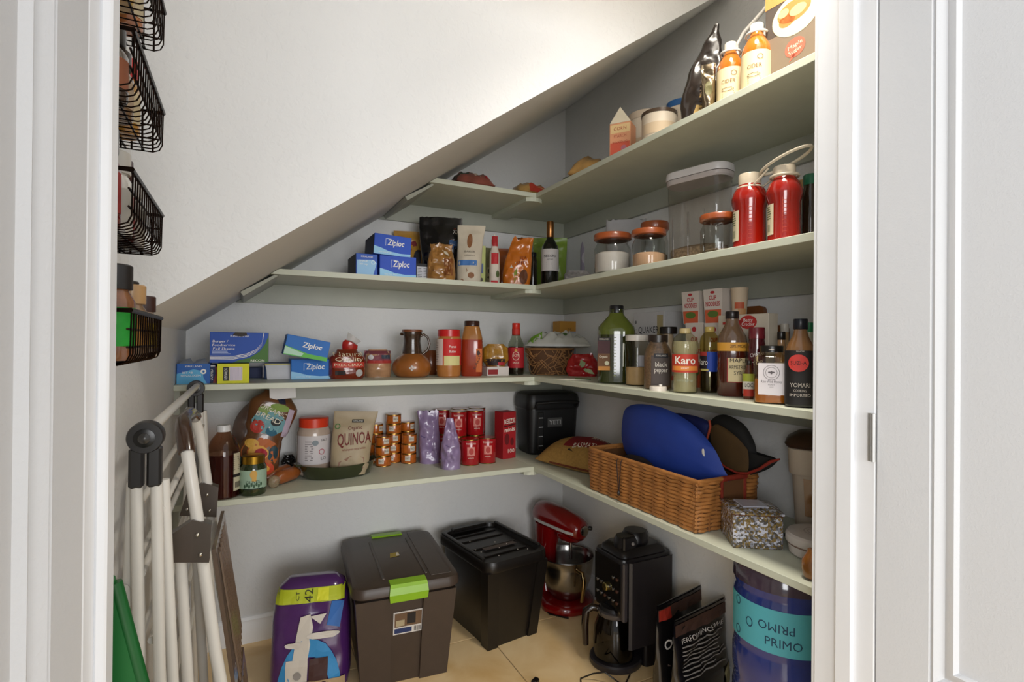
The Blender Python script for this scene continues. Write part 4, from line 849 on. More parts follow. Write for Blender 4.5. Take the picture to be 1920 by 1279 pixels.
t, mp = flat(1066, None, -.385, .08, .07, .03, 'green_packet', 'small olive green packet at the inner corner of the top shelf', mat('#5e6a34', .3, 'coat', .3, 25), 44)
t, mp = flat(1103, None, -.37, .16, .12, .075, 'cookie_packet', 'golden tan packet lying left of the pink carton', mat('#b98f52', .3, 'coat', .3, 25), 45, -60)
# pink gable carton
s = spot(1165, z1, 52, 236, x=-.38, d=.075, face='r', turn=35); s.w = .085
t = T_(s, 'baking_carton', 'pink and orange carton with an open pointed flap', 'carton'); w_, h_, d_ = s.w, s.h, s.d
obj('carton', cbox(w_, d_, h_, .001), paper('#d99a72'), t); f = mflat(-d_/2); sd = msidel(-w_/2)
dec(t, f, 'label', ink('#c9583f'), grid(-w_*.46, w_*.46, h_*.05, h_*.42)); dec(t, f, 'label', ink('#dfc08a'), grid(-w_*.46, w_*.46, h_*.7, h_*.95)); dec(t, mflat(-d_/2, .001), 'lettering', ink('#a8402e'), txt('CORN', 0, h_*.82, .018, w_*.6), txt('STARCH', 0, h_*.6, .016, w_*.6), txt('BAKING', 0, h_*.42, .014, w_*.7)); dec(t, mflat(-d_/2, .001), 'emblem', ink('#b06a78'), ell(w_*.18, h_*.24, .011, .011))
obj('flap', prism([(-w_*.5, h_), (w_*.5, h_), (0, h_+.062)], -d_*.5, -d_*.5+.002), paper('#d8cdb4'), t)
# tubs
TUB = [(.9, 0), (1, .04), (1, .86), (.96, .88)]
for px, wd, top, xx, lab, lc in ((1208, 62, 216, -.21, 'white tub with pale lid behind the pink carton', '#cbb9a2'), (1233, 64, 214, -.385, 'white tub with dark-edged lid at the front of the top shelf', '#4a3a2c'), (1274, 52, 194, -.24, 'white tub with blue lid half hidden by the black pouch', '#2a5f9a')):
    s = spot(px, z1, wd, top, x=xx); t = bottle(s, 'food_tub', lab, 'tub', TUB, plastic('#d8c9b4', .4), (1.03, .86, 1, plastic(lc))); band(t, s, 1.005, .1, .5, ink('#c9b293'), 120, name='label')
    if lc == '#4a3a2c': obj('lid_top', lathe(sc([(.9, 1), (.9, 1.01)], s), 24), plastic('#d9ccb8'), t)
# pouches
s = spot(1316, z1, 78, 50, x=-.37); s.w = .15
t, mp = bag(s, 'coffee_pouch', 'tall black and gold pouch leaning right on the top shelf', 'bag', shiny('#241a14'), [(0, .95), (.2, 1), (.5, .8), (.8, .4), (.95, .15), (1, .1)], [(0, 1), (.3, .9), (.8, .3), (1, .1)], .08, .006, 46, sx=.04, lean=0)
dec(t, mp, 'label', ink('#c9a45c'), poly((-s.w*.22, s.h*.04), (s.w*.2, s.h*.04), (s.w*.18, s.h*.42), (s.w*.02, s.h*.44))); dec(t, L2(mp), 'small_print', ink('#5c4528'), lines(-s.w*.1, s.w*.16, s.h*.08, s.h*.34, 7, .004)); obj('clip', sphere(.006, (.04, 0, s.h), 8), metal('#c9c4bb'), t, smooth=60)
s = spot(1325, z1, 24, 120, x=-.425)
t, mp = bag(s, 'foil_pouch', 'narrow silver foil pouch in front of the black pouch', 'bag', mat('#a3937a', .22, 'metal', .2, 30), [(0, .9), (.3, 1), (1, 1.05)], POUCH, .04, .006, 47); dec(t, mp, 'label', ink('#5f5a30'), ell(0, s.h*.42, s.w*.28, s.h*.16))
JUI = [(.9, 0), (1, .03), (1, .58), (.96, .66), (.6, .8), (.42, .86), (.4, .9)]
jp = []
for px, wd, top, lab in ((1366, 47, 82, 'orange juice bottle with cream label, left of the pair'), (1415, 52, 47, 'orange juice bottle next to the large printed carton')):
    s = spot(px, z1, wd, top, x=-.375); t = bottle(s, 'juice_bottle', lab, 'bottle', JUI, mat('#b8691a', .1, 'coat', .1, 10), (.46, .88, 1, plastic('#e0d8c8')), group='juice bottles'); band(t, s, 1.01, .04, .56, ink('#d9c9a0'), 220); dec(t, onband(s, 1.02), 'lettering', ink('#7a5226'), txt('CIDER', -.006, s.h*.34, .016, .04), ringp(.01, s.h*.46, .008, .008, .0015)); dec(t, onband(s, 1.02), 'small_print', ink('#9a7a44'), lines(-.024, .016, s.h*.08, s.h*.26, 6, .002)); dec(t, onband(s, 1.02, 0), 'stripe', ink('#5a3a1c'), ringp(-.008, s.h*.22, .018, .006, .0015)); jp.append(s)
p0, p1 = (Vector((k.x, k.y, z1+k.h*.84)) for k in jp); dv = p1-p0; L = dv.length
t = thing('bottle_carrier', 'white plastic carrier frame above the two juice bottles', 'carrier', p0, math.atan2(dv.y, dv.x)); M_c = plastic('#d6d0c6')
for cx, z in ((0, 0), (L, .01)): obj('ring', tube(loop(cx, z, .03, .03), .0035, 6, closed=True), M_c, t, smooth=60)
q = [(.0, .03, .0), (-.02, .05, .05), (.0, .06, .085), (.06, .07, .12), (L+.02, .07, .15), (L+.03, .05, .1), (L, .03, .01)]
obj('handle', tube(q, .006, 8), M_c, t, smooth=60)
# big printed carton by the door
s = spot(1497, z1, 92, 0, x=-.33, d=.06, face='r', turn=4); s.w = .175; s.h = .30
t, f = carton(s, 'oatmeal_carton', 'large dark carton printed with a bowl of food, by the door frame', 'box', paper('#4a4038')); w_, h_, d_ = s.w, s.h, s.d
dec(t, f, 'label', ink('#7a6a58'), grid(-w_*.5, w_*.5, h_*.12, h_*.5)); dec(t, f, 'stripe', ink('#1b2440'), grid(-w_*.5, w_*.5, .001, h_*.10)); dec(t, f, 'stripe', ink('#d08a4a'), grid(-w_*.5, w_*.5, h_*.8, h_))
dec(t, mflat(-d_/2, .0012), 'bowl_print', ink('#e3d3a8'), ell(.005, h_*.62, w_*.4, h_*.19, 28)); dec(t, mflat(-d_/2, .0016), 'food_print', ink('#cf7a3a'), ell(.0, h_*.66, w_*.28, h_*.1), ell(-.02, h_*.6, w_*.14, h_*.06)); dec(t, mflat(-d_/2, .0019), 'food_print', ink('#e6c07a'), ell(.012, h_*.65, w_*.14, h_*.05), ell(-.03, h_*.68, w_*.09, h_*.04))
dec(t, mflat(-d_/2, .0012), 'emblem', ink('#c9604a'), ell(.004, h_*.31, w_*.17, h_*.09), poly((-w_*.02, h_*.25), (-w_*.08, h_*.19), (w_*.1, h_*.26))); dec(t, mflat(-d_/2, .0016), 'lettering', ink('#eccfb8'), txt('Maple', .004, h_*.33, .016, w_*.24, 10), txt('Sugar', .004, h_*.28, .014, w_*.22, 10)); dec(t, mflat(-d_/2, .0012), 'lettering', ink('#c9c6c0'), txt('NET WT 12 OZ', -w_*.1, h_*.05, .012, w_*.5))
# ================================================================= lowest shelf
z4 = SH[3]
def smooth_loop(pts, k=4):
    n = len(pts); out = []; P = [Vector(p) for p in pts]
    for i in range(n):
        a, b, c, d = P[i-1], P[i], P[(i+1) % n], P[(i+2) % n]
        for j in range(k):
            u = j/k; out.append(.5*((2*b)+(c-a)*u+(2*a-5*b+4*c-d)*u*u+(3*b-a-3*c+d)*u**3))
    return out
def puff(outline, nrm, T, amp=.0, seed=0, rings=5, bow=0):
    """soft flat thing: an outline filled into a cushion of thickness T"""
    L = smooth_loop(outline); n = len(L); c = sum(L, Vector())/n; nrm = Vector(nrm).normalized(); V, F = [], []
    size = max((p-c).length for p in L)
    def off(p, s, side):
        d = (p-c).length/size
        return nrm*(side*T/2*math.sqrt(max(0, 1-s**2.5)) + amp*noise.noise(p*14+Vector((seed, 0, 0)))*(1-s**4) - bow*d*d)
    for side in (1, -1):
        for k in range(rings):
            s = 1-k/rings
            for p in L: q = c+(p-c)*s; V.append(q+off(q, s, side))
        V.append(c+off(c, 0, side))
    m = rings*n+1
    for sd in (0, 1):
        o = sd*m
        for k in range(rings-1):
            for i in range(n):
                j = (i+1) % n; q = (o+k*n+i, o+k*n+j, o+(k+1)*n+j, o+(k+1)*n+i); F.append(q if sd else q[::-1])
        for i in range(n): j = (i+1) % n; F.append((o+(rings-1)*n+i, o+(rings-1)*n+j, o+m-1))
    for i in range(n): j = (i+1) % n; F.append((i, j, m+j, m+i))
    return [tuple(v) for v in V], F
# dark red juice bottle
s = spot(418, z4, 58, 797, base=938)
t = bottle(s, 'juice_jug', 'large bottle of dark red juice with white cap', 'bottle', [(.9, 0), (1, .02), (1, .58), (.97, .66), (.72, .8), (.40, .89), (.34, .92)], mat('#e0bfa6', .05, 'glass'), (.40, .91, 1, plastic('#e3e3e3')), (.01, .6, mat('#431520', .15, 'coat', .1, 10)))
band(t, s, 1.005, .1, .62, ink('#c9c2a6'), 34, 52); dec(t, onband(s, 1.02, 52), 'small_print', ink('#6a6454'), lines(-.02, .02, s.h*.38, s.h*.58, 7, .002)); dec(t, onband(s, 1.02, 52), 'barcode', ink('#3a2f2a'), *[grid(-.012+i*.004, -.010+i*.004, s.h*.14, s.h*.22) for i in range(7)]); dec(t, onband(s, 1.02, 52), 'stripe', ink('#1f1a1c'), grid(-.02, .02, s.h*.29, s.h*.33, 4, 1))
s = spot(474, z4, 46, 853, base=931)
t = bottle(s, 'olive_jar', 'green olive jar with gold lid and leafy label', 'jar', [(.92, 0), (1, .04), (1, .72), (.86, .8), (.84, .82)], mat('#2e3a1e', .08, 'coat', .4, 40), (.88, .8, 1, metal('#a9822e', .3)))
band(t, s, 1.01, .18, .66, ink('#9db8a2'), 210); q = onband(s, 1.03); dec(t, q, 'emblem', ink('#d0a24e'), ell(.002, s.h*.56, .013, .016), grid(-.004, .012, s.h*.38, s.h*.56)); dec(t, q, 'lettering', ink('#22382a'), txt('OLIVES', 0, s.h*.36, .016, .05)); dec(t, q, 'print', ink('#35553c'), *[ell(-.03+.0085*i, s.h*(.26+.04*(i % 2)), .004, .008, 8) for i in range(8)]); dec(t, onband(s, 1.02), 'stripe', ink('#1c2a20'), grid(-.04, .04, s.h*.17, s.h*.2, 16, 1))
# tall printed bread bag leaning on the wall
zc = z4
p0 = onz(500, 893, z4); s = Spot(); s.x, s.y, s.z = p0.x-.075, -.235, z4; s.p = Vector((s.x, s.y, z4)); s.w = .20; s.h = .40; s.rz = facecam(s.p)
t, mp = bag(s, 'bread_bag', 'tall colourful printed bread bag leaning toward the back wall', 'bag', mat('#6d4526', .3, 'coat', .3, 18), [(0, .8), (.2, .95), (.45, .8), (.52, .74), (.6, .9), (.85, 1), (1, .55)], [(0, .9), (.2, 1), (.5, .85), (.9, .8), (1, .3)], .12, .004, 51, lean=-8, roll=17)
for cx, cz, rx, rz_, c in ((.0, .66, .35, .12, '#6fa0a8'), (-.1, .78, .2, .05, '#8aa25a'), (.12, .84, .2, .04, '#7e9a3e'), (-.2, .60, .14, .07, '#b5382c'), (.1, .58, .12, .05, '#1f5f78'), (.02, .34, .38, .16, '#b9622a'), (-.14, .22, .2, .09, '#4f8a80'), (.2, .2, .18, .07, '#c9482a'), (-.2, .42, .14, .05, '#d8a646'), (.26, .36, .1, .08, '#24404a'), (.02, .12, .25, .05, '#5a7a70')):
    dec(t, mp, 'print', ink(c), ell(cx*s.w, cz*s.h, rx*s.w, rz_*s.h, 14))
for cx, cz, rx, c in ((.03, .34, .13, '#a8162a'), (.2, .2, .08, '#e3a33c'), (.12, .68, .1, '#101a1c'), (-.02, .34, .2, '#e0a848')):
    dec(t, L2(mp, .003 if c != '#a8162a' else .0045), 'print', ink(c), ell(cx*s.w, cz*s.h, rx*s.w, rx*.75*s.w, 14))
dec(t, L2(mp, .007), 'lettering', ink('#e6e0cf'), txt('ORGANIC', 0, s.h*.79, .026, .11, -12), txt('BREAD', -.01, s.h*.71, .03, .1, -12)); dec(t, L2(mp), 'label', ink('#b9a9bc'), grid(s.w*.3, s.w*.42, s.h*.55, s.h*.85, 3, 6)); dec(t, L2(mp, .003), 'best_by_tag', ink('#1b2038'), poly((.0, s.h*.93), (.03, s.h*.95), (.04, s.h*.89), (.015, s.h*.88)))
obj('bag_tail', puff([(-.07, .0, .13), (-.115, .0, .17), (-.13, .0, .25), (-.10, .0, .33), (-.04, .0, .38), (-.03, .0, .3), (-.05, .0, .2)], (0, -1, 0), .05, .012, 4), mat('#5a3620', .25, 'film', .4, 30), t, smooth=70)
# bag of rolls
s = spot(528, z4, 58, 880, base=910, d=.09)
t = T_(s, 'roll_bag', 'clear bag with two long bread rolls lying on the shelf', 'bag')
for k, (ox, oy, zz) in enumerate(((-.012, .03, .034), (.018, -.008, .03))): obj('bread_roll', tube([(ox-.05, oy-.045, zz*.8), (ox-.03, oy-.03, zz), (ox+.03, oy+.03, zz+.004), (ox+.05, oy+.05, zz)], [.012, .028, .029, .014], 12), mat('#9a5424', .35, 'coat', .2, 18), t, smooth=60)
obj('gathered_end', loft([[(-.03+.02*math.cos(a)*k, -.055-.012*j, .026+.022*math.sin(a)*k) for a in [6.283*i/12 for i in range(12)]] for j, k in enumerate((.5, 1, 1.25, .9))]), mat('#b9a584', .3, 'film'), t, smooth=60)
s = spot(541, z4, 30, 852, base=888, d=.045)
t, mp = bag(s, 'plastic_bag', 'crumpled black plastic bag behind the bread rolls', 'bag', shiny('#121112'), [(0, 1), (.6, .9), (1, .5)], [(0, 1), (1, .4)], .07, .016, 53, freq=34)
# salt tub and quinoa standing in a green glass dish
sd = spot(634, z4, 140, 856, base=902, d=.24); 
t = T_(sd, 'glass_dish', 'dark green oval glass dish holding a tub and a bag', 'dish'); Rx, Ry, hd = sd.w/2, .115, .058
t.rotation_euler.z = R(6)
def dring(k, z, f=1): return [(Rx*k*math.cos(2*math.pi*i/36), Ry*k*math.sin(2*math.pi*i/36), z + f*.006*math.cos(2*math.pi*i/36)**2) for i in range(36)]
obj('bowl', loft([dring(.82, 0, 0), dring(.86, .004, 0), dring(.97, hd*.8), dring(1.0, hd), dring(.98, hd+.001), dring(.94, hd*.8), dring(.82, .008, 0), dring(.4, .007, 0)]), mat('#2d3318', .08, 'coat', .2, 8), t, smooth=50)
for sx in (-1, 1): obj('handle', loft([[(sx*(Rx*.97+a*.022), -.035+.07*b, hd+.004+c*.006) for a, b, c in ((0, 0, 0), (1, .15, 0), (1.2, .5, 0), (1, .85, 0), (0, 1, 0))]] + [[(sx*(Rx*.97+a*.022), -.035+.07*b, hd+.011) for a, b, c in ((0, 0, 0), (1, .15, 0), (1.2, .5, 0), (1, .85, 0), (0, 1, 0))]]), mat('#2d3318', .08, 'coat', .2, 8), t)
zd = z4+.009
s = spot(590, zd, 60, 782, y=sd.y+.045)
t = bottle(s, 'salt_tub', 'white labelled tub with bright red lid standing in the green dish', 'jar', [(.9, 0), (1, .03), (1, .74), (.9, .82), (.84, .84)], mat('#b9a596', .25, 'coat'), (.88, .83, 1, plastic('#d23a1c')))
band(t, s, 1.005, .2, .7, ink('#c9c3c4'), 150, 10); q = onband(s, 1.02, 10); dec(t, q, 'small_print', ink('#8a8486'), lines(-.05, -.01, s.h*.26, s.h*.62, 9, .004)); dec(t, q, 'emblem', ink('#7f8a90'), ell(-.006, s.h*.58, .014, .012)); dec(t, q, 'emblem', ink('#b04a5a'), ringp(.022, s.h*.42, .013, .013, .003)); dec(t, q, 'lettering', ink('#3a3436'), txt('LO', .03, s.h*.3, .02), txt('SALT', .034, s.h*.62, .014))
s = spot(657, zd, 78, 770, y=sd.y-.045); s.h = ztop(s.p, 656, 772)-zd
t, mp = bag(s, 'quinoa_bag', 'beige quinoa bag with torn slanted top standing in the green dish', 'bag', mat('#a8977a', .5, 'plain', .12, 14), [(0, .75), (.15, .9), (.7, .95), (1, 1.02)], [(0, .8), (.25, 1), (.7, .6), (.95, .1), (1, .06)], .09, .0035, 54, lean=-4, sx=.02, roll=2)
dec(t, L2(mp), 'lettering', ink('#6b241c'), txt('QUINOA', .008, s.h*.56, .075, s.w*.76, 6, bold=.015), txt('Organic', .006, s.h*.74, .024, .06, 6)); dec(t, L2(mp), 'small_print', ink('#8a4a3a'), txt('wholegrain royal white', .012, s.h*.41, .014, .1, 6)); dec(t, L2(mp), 'label', ink('#15151a'), grid(-.012, .04, s.h*.82, s.h*.87, 4, 1)); dec(t, L2(mp, .003), 'lettering', ink('#d8d4ca'), txt('KIRKLAND', .014, s.h*.845, .012, .045)); dec(t, L2(mp), 'seal', ink('#4f7a44'), ringp(-.07, s.h*.76, .012, .012, .004)); dec(t, mp, 'window', ink('#8f6a58'), poly((-.05, s.h*.1), (.06, s.h*.1), (.06, s.h*.28), (.0, s.h*.3), (-.05, s.h*.2)))
# little orange cans
s = spot(718, z4, 29, 821, base=876); hc = .0485; rc = s.w/2
def make_can(name, label, group, r, h, body, lidm, lab=None):
    t = thing(name, label, 'can', group=group)
    obj('body', lathe([(r*.96, 0), (r, .003), (r, h-.003), (r*.96, h)], 24), body, t, smooth=40)
    obj('lid', lathe([(r*1.01, h-.004), (r*1.02, h-.002), (r*1.0, h), (r*.93, h), (r*.92, h-.0025), (r*.5, h-.002)], 24), lidm, t, smooth=40)
    obj('rim', lathe([(r*.98, 0), (r*1.02, .001), (r*1.02, .003), (r, .004)], 24, cap0=False, cap1=False), lidm, t, smooth=40)
    return t
c0 = make_can('tuna_can', 'small orange can in the stack beside the quinoa', 'small orange cans', rc, hc, mat('#b9601c', .25, 'coat', .35, 60), metal('#b08a4a', .3))
dec(c0, mcyl(rc, .0008, 1, R(14)), 'label', ink('#cfc4b4'), grid(-.012, .014, hc*.3, hc*.8, 5, 1)); dec(c0, mcyl(rc, .0012, 1, R(14)), 'lettering', ink('#3a3430'), txt('BIG', .001, hc*.55, .014, .02))
xL, yL = s.x, s.y; cx_ = [(xL, yL, 3, 'front left'), (xL+.132, yL+.012, 3, 'front right'), (xL+.066, yL+.06, 5, 'tall middle'), (xL-.018, yL+.088, 4, 'back left'), (xL+.148, yL+.095, 4, 'back right')]
ORD = ('bottom', 'second', 'third', 'fourth', 'top')
first = True; rnd = random.Random(2)
for X, Y, n, wh in cx_:
    for k in range(n):
        c = c0 if first else copy_tree(c0); first = False; c['label'] = '%s small orange can of the %s column beside the quinoa' % (ORD[k] if k < n-1 else 'top', wh)
        c.location = (X+rnd.uniform(-.002, .002), Y+rnd.uniform(-.002, .002), z4+k*hc); c.rotation_euler.z = facecam((X, Y, 0), rnd.uniform(-35, 35))
# purple pouches
for px, wd, top, base, sd_, lab in ((806, 40, 770, 870, 55, 'lilac foil pouch with peaked top, left of the two'), (845, 38, 784, 881, 56, 'lilac foil pouch with pinched top in front of the red cans')):
    s = spot(px, z4, wd, top, base=base, d=.08)
    t, mp = bag(s, 'lilac_pouch', lab, 'bag', mat('#8f7aa0', .3, 'coat', .12, 14), [(0, .95), (.3, 1), (.75, .9), (1, 1)] if px < 820 else [(0, .95), (.3, 1), (.45, .92), (.6, .76), (.75, .6), (.9, .42), (1, .34)], [(0, 1), (.35, 1), (.8, .3), (1, .06)], .09, .012, sd_, freq=26, sx=-.012 if px < 820 else -.006, jag=.03 if px < 820 else 0)
    dec(t, mp, 'print', ink('#5a4a78'), poly((-s.w*.4, s.h*.5), (-s.w*.05, s.h*.45), (-s.w*.05, s.h*.48), (-s.w*.4, s.h*.54)))
# tomato cans
s = spot(881, z4, 35, 821, base=874); rr_ = .046; hr = .128
r0 = make_can('tomato_can', 'red tomato can in the stack between lilac pouches and red box', 'large red cans', rr_, hr, mat('#a8141c', .22, 'coat', .08, 20), metal('#9a8040', .3))
dec(r0, mcyl(rr_, .0008), 'label', ink('#d88a80'), grid(-.018, .02, hr*.38, hr*.72, 8, 1)); dec(r0, mcyl(rr_, .0012), 'lettering', ink('#efe0d4'), txt('TOMATO', 0, hr*.84, .012, .05), txt('whole', 0, hr*.3, .008, .03)); dec(r0, mcyl(rr_, .0014), 'print', ink('#b23a34'), ell(.002, hr*.55, .012, .016, 12), lines(-.014, .016, hr*.4, hr*.5, 3, .0015))
first = True; xr, yr = s.x, s.y
for X, Y, n, wh in ((xr, yr, 1, 'front row, left one'), (xr+.094, yr+.004, 1, 'front row, right one'), (xr-.028, yr+.1, 2, 'middle row, left one'), (xr+.068, yr+.1, 2, 'middle row, right one'), (xr-.07, yr+.195, 2, 'back row, leftmost'), (xr+.024, yr+.195, 2, 'back row, middle one'), (xr+.118, yr+.195, 2, 'back row, rightmost')):
    for k in range(n):
        c = r0 if first else copy_tree(r0); first = False; c['label'] = 'red tomato can in the %s%s' % (wh, '' if n == 1 else ', upper layer' if k else ', lower layer')
        c.location = (X, Y, z4+k*hr); c.rotation_euler.z = facecam((X, Y, 0), rnd.uniform(-30, 30) if k or Y > yr+.05 else 6)
# tall red carton
s = spot(948, z4, 46, 772, base=862, d=.075, turn=38); s.w = .085; s.y += .02; s.x += .006
t, f = carton(s, 'candy_carton', 'tall red carton beside the black cooler', 'box', paper('#a81a22')); w_, h_, d_ = s.w, s.h, s.d
dec(t, f, 'lettering', ink('#efe6da'), txt('REEZIE', 0, h_*.8, .034, w_*.86, 4, bold=.02), txt('minis', 0, h_*.62, .03, w_*.8, 4, bold=.02), txt('100', w_*.1, h_*.16, .03, w_*.5)); dec(t, f, 'stripe', ink('#1b1412'), poly((-w_*.48, h_*.68), (w_*.48, h_*.72), (w_*.48, h_*.74), (-w_*.48, h_*.70))); dec(t, f, 'print', ink('#6a1418'), ell(-w_*.2, h_*.42, .016, .03), ell(w_*.2, h_*.36, .012, .02))
sr = mside(w_/2); dec(t, sr, 'lettering', ink('#efd9c8'), txt('NEW', 0, h_*.9, .018, d_*.7), txt('fruit', 0, h_*.8, .016, d_*.7), txt('snack', 0, h_*.55, .014, d_*.6), txt('pack', 0, h_*.38, .012, d_*.5)); dec(t, sr, 'label', ink('#d08a80'), grid(-d_*.3, d_*.3, h_*.05, h_*.14))
# black cooler
t = thing('cooler_box', 'black hard cooler with rope handle in the shelf corner', 'cooler', (-.195, -.135, z4), R(-4)); M_k = mat('#141517', .45, 'plain', .1, 60, .05)
def rb(w, d, r, z): return rr(w, d, r, z)
obj('body', loft([rb(.27, .17, .035, 0), rb(.29, .19, .04, .012), rb(.31, .205, .045, .235), rb(.31, .205, .045, .245)]), M_k, t, smooth=40)
lid = obj('lid', loft([rb(.32, .215, .045, .25), rb(.325, .22, .045, .258), rb(.325, .22, .045, .30), rb(.31, .205, .04, .325), rb(.27, .16, .03, .335)]), M_k, t, smooth=40)
obj('lid_seam', loft([rb(.316, .21, .045, .244), rb(.316, .21, .045, .251)]), plastic('#050505'), t, smooth=40)
obj('latch_strap', box(-.105, -.07, -.108, -.10, .03, .235, .004), plastic('#0c0c0d', .5), t)
for k in range(4): obj('strap_bar', box(-.1, -.075, -.1095, -.107, .05+.05*k, .054+.05*k), plastic('#b9bcbd'), t)
pl = obj('name_plate', box(-.045, .045, -.106, -.101, .15, .20, .003), plastic('#4a4a4a', .4), t); dec(t, mflat(-.106, .0008), 'lettering', ink('#a9a9a8'), txt('YETI', 0, .175, .034, .072, bold=.02))
obj('carry_handle', tube([(-.12, -.112, .26), (-.125, -.14, .285), (0, -.15, .29), (.125, -.14, .285), (.12, -.112, .26)], .008, 8), plastic('#0d0d0e', .6), t, smooth=60)
# burlap rice bag
s = Spot(); s.x, s.y, s.z, s.rz = -.215, -.585, z4, R(-74); s.p = Vector((s.x, s.y, z4))
t, mp = pillow(s, 'rice_bag', 'burlap rice bag with red and black label beside the wicker basket', 'bag', mat('#a67f3e', .8, 'plain', .2, 90, .2), .52, .24, .145, 61, .012, 9, 2.4, n=18)
rim = [(-.26*math.cos(a) if 0 else -.26*max(-1, min(1, 1.15*math.cos(a))), -.12*max(-1, min(1, 1.15*math.sin(a))), .0195) for a in [2*math.pi*i/40 for i in range(40)]]
obj('stitched_seam', tube(rim, .005, 6, closed=True), mat('#7a3a1c', .8, 'plain', .5, 120), t, smooth=60)
dec(t, mp, 'label', ink('#7a1418'), grid(-.10, .12, -.08, .02, 12, 8)); dec(t, lambda x, y: (lambda p: (p[0], p[1], p[2]+.0015))(mp(x, y)), 'label', ink('#1a1012'), poly((-.06, -.095), (.1, -.105), (.13, -.06), (-.03, -.05)))
dec(t, lambda x, y: (lambda p: (p[0], p[1], p[2]+.006))(mp(x, y)), 'lettering', ink('#e0d8c6'), txt('BASMATI', .03, -.077, .03, .13, 4), txt('RICE', .08, -.01, .05, .1, 4))
# wicker storage basket
by0, by1, bx0, bx1, hw = -.885, -1.495, -.432, -.155, .168
t = thing('wicker_basket', 'rectangular wicker basket with drawstring in the lower shelf', 'basket', ((bx0+bx1)/2, (by0+by1)/2, z4)); BW, BL = bx1-bx0, by0-by1
M_w = mat('#b0753c', .55, 'plain', .28, 22); M_w2 = mat('#9a6230', .6, 'plain', .25, 22)
def peri(u, off, k=1.0):            # point on the rounded rectangle at arc length u
    w_, l_ = BW*k, BL*k; Lp = 2*(w_+l_); u = u % Lp
    if u < l_: return (-w_/2-off, -l_/2+u)
    u -= l_
    if u < w_: return (-w_/2+u, l_/2+off)
    u -= w_
    if u < l_: return (w_/2+off, l_/2-u)
    return (w_/2-(u-l_), -l_/2-off)
Lp = 2*(BW+BL); nst = 56; stp = Lp/nst
obj('base', box(-BW*.47, BW*.47, -BL*.485, BL*.485, .002, .008), M_w2, t); 
obj('liner', loft([[(x*BW, y*BL, z) for x, y in ((-.475, -.49), (.475, -.49), (.475, .49), (-.475, .49))] for z in (.004, hw-.012)] + [[(x*BW, y*BL, z) for x, y in ((-.465, -.482), (.465, -.482), (.465, .482), (-.465, .482))] for z in (hw-.012, .01)], False, True), mat('#6a4322', .8), t)
nrow = 13
def skip(x, y, z): return y < -BL*.44 and abs(x-.02) < .052 and z > hw*.5      # hand hole in the near end
me = None
for k in range(nst):
    x, y = peri(stp*(k+.5), 0, .985)
    if skip(x, y, hw): continue
    if me is None: o = obj('stake', tube([(0, 0, .003), (0, 0, hw-.006)], .0028, 5), M_w2, t, loc=(x, y, 0), smooth=60); me = o.data
    else: obj('stake', None, None, t, loc=(x, y, 0), me=me)
for r in range(nrow):
    z = .008+(hw-.016)*r/(nrow-1); k = .97+.03*r/(nrow-1); seg = []; run = []
    for i in range(nst*2+1):
        ph = (i+2*r*1) ; off = .0035*math.cos(math.pi*ph/2+math.pi/4+ (math.pi if r % 2 else 0))
        x, y = peri(stp*i/2, off, k)
        if skip(x, y, z):
            if len(run) > 1: seg.append(run)
            run = []
        else: run.append((x, y, z+.0012*math.sin(i*1.7+r)))
    if len(run) > 1: seg.append(run)
    for q in seg: obj('weave_strand', tube(q, .0062, 6), M_w, t, smooth=60)
rimp = [(*peri(Lp*i/60, 0), hw) for i in range(60)]
obj('rim', tube(rimp, .0075, 6, closed=True), M_w, t, smooth=60)
obj('hand_grip', tube([(-.034, -BL/2-.003, hw), (.074, -BL/2-.003, hw)], .0095, 8), mat('#8a2c1c', .6, 'plain', .3, 60), t, smooth=60)
for x in (-.034, .074): obj('grip_post', tube([(x, -BL/2-.001, hw*.5), (x, -BL/2-.001, hw)], .005, 6), mat('#8a2c1c', .6, 'plain', .3, 60), t, smooth=60)
cy = BL/2-.225
obj('drawstring', tube([(-BW/2-.002, cy+.012, hw+.004), (-BW/2-.014, cy+.014, hw-.01), (-BW/2-.013, cy+.004, .06), (-BW/2-.013, cy, .045)], .0018, 5), plastic('#2a1812', .7), t, smooth=60); obj('drawstring', tube([(-BW/2-.002, cy-.012, hw+.004), (-BW/2-.014, cy-.012, hw-.01), (-BW/2-.013, cy-.002, .06), (-BW/2-.013, cy, .045)], .0018, 5), plastic('#2a1812', .7), t, smooth=60)
obj('cord_lock', lathe([(.003, 0), (.006, .004), (.006, .014), (.003, .02)], 8), plastic('#1d1210'), t, loc=(-BW/2-.013, cy, .028), smooth=50)
# cloth things stuffed into the basket
def puffthing(name, label, cat, pts, x, nrm, T, m, **kw):
    P = [onx(a, x+(kw['dx'](a, b) if 'dx' in kw else 0), b) for a, b in pts]; c = sum(P, Vector())/len(P); zmin = min(p.z for p in P); o = Vector((c.x, c.y, zmin))
    t = thing(name, label, cat, o); obj('cloth', puff([p-o for p in P], nrm, T, kw.get('amp', .006), kw.get('seed', 1), bow=kw.get('bow', 0)), m, t, smooth=70)
    return t, o, P
M_blue = mat('#22409a', .6, 'plain', .12, 10); M_navy = mat('#0d1a55', .65, 'plain', .1, 10)
t, o, P = puffthing('cloth_bag', 'large royal blue padded cloth bag sticking out of the wicker basket', 'bag', [(1160, 790), (1166, 766), (1190, 757), (1240, 764), (1292, 792), (1330, 835), (1350, 880), (1356, 905), (1300, 915), (1230, 895), (1175, 858), (1160, 825)], -.325, (-1, -.35, .2), .05, M_blue, bow=.04, seed=3)
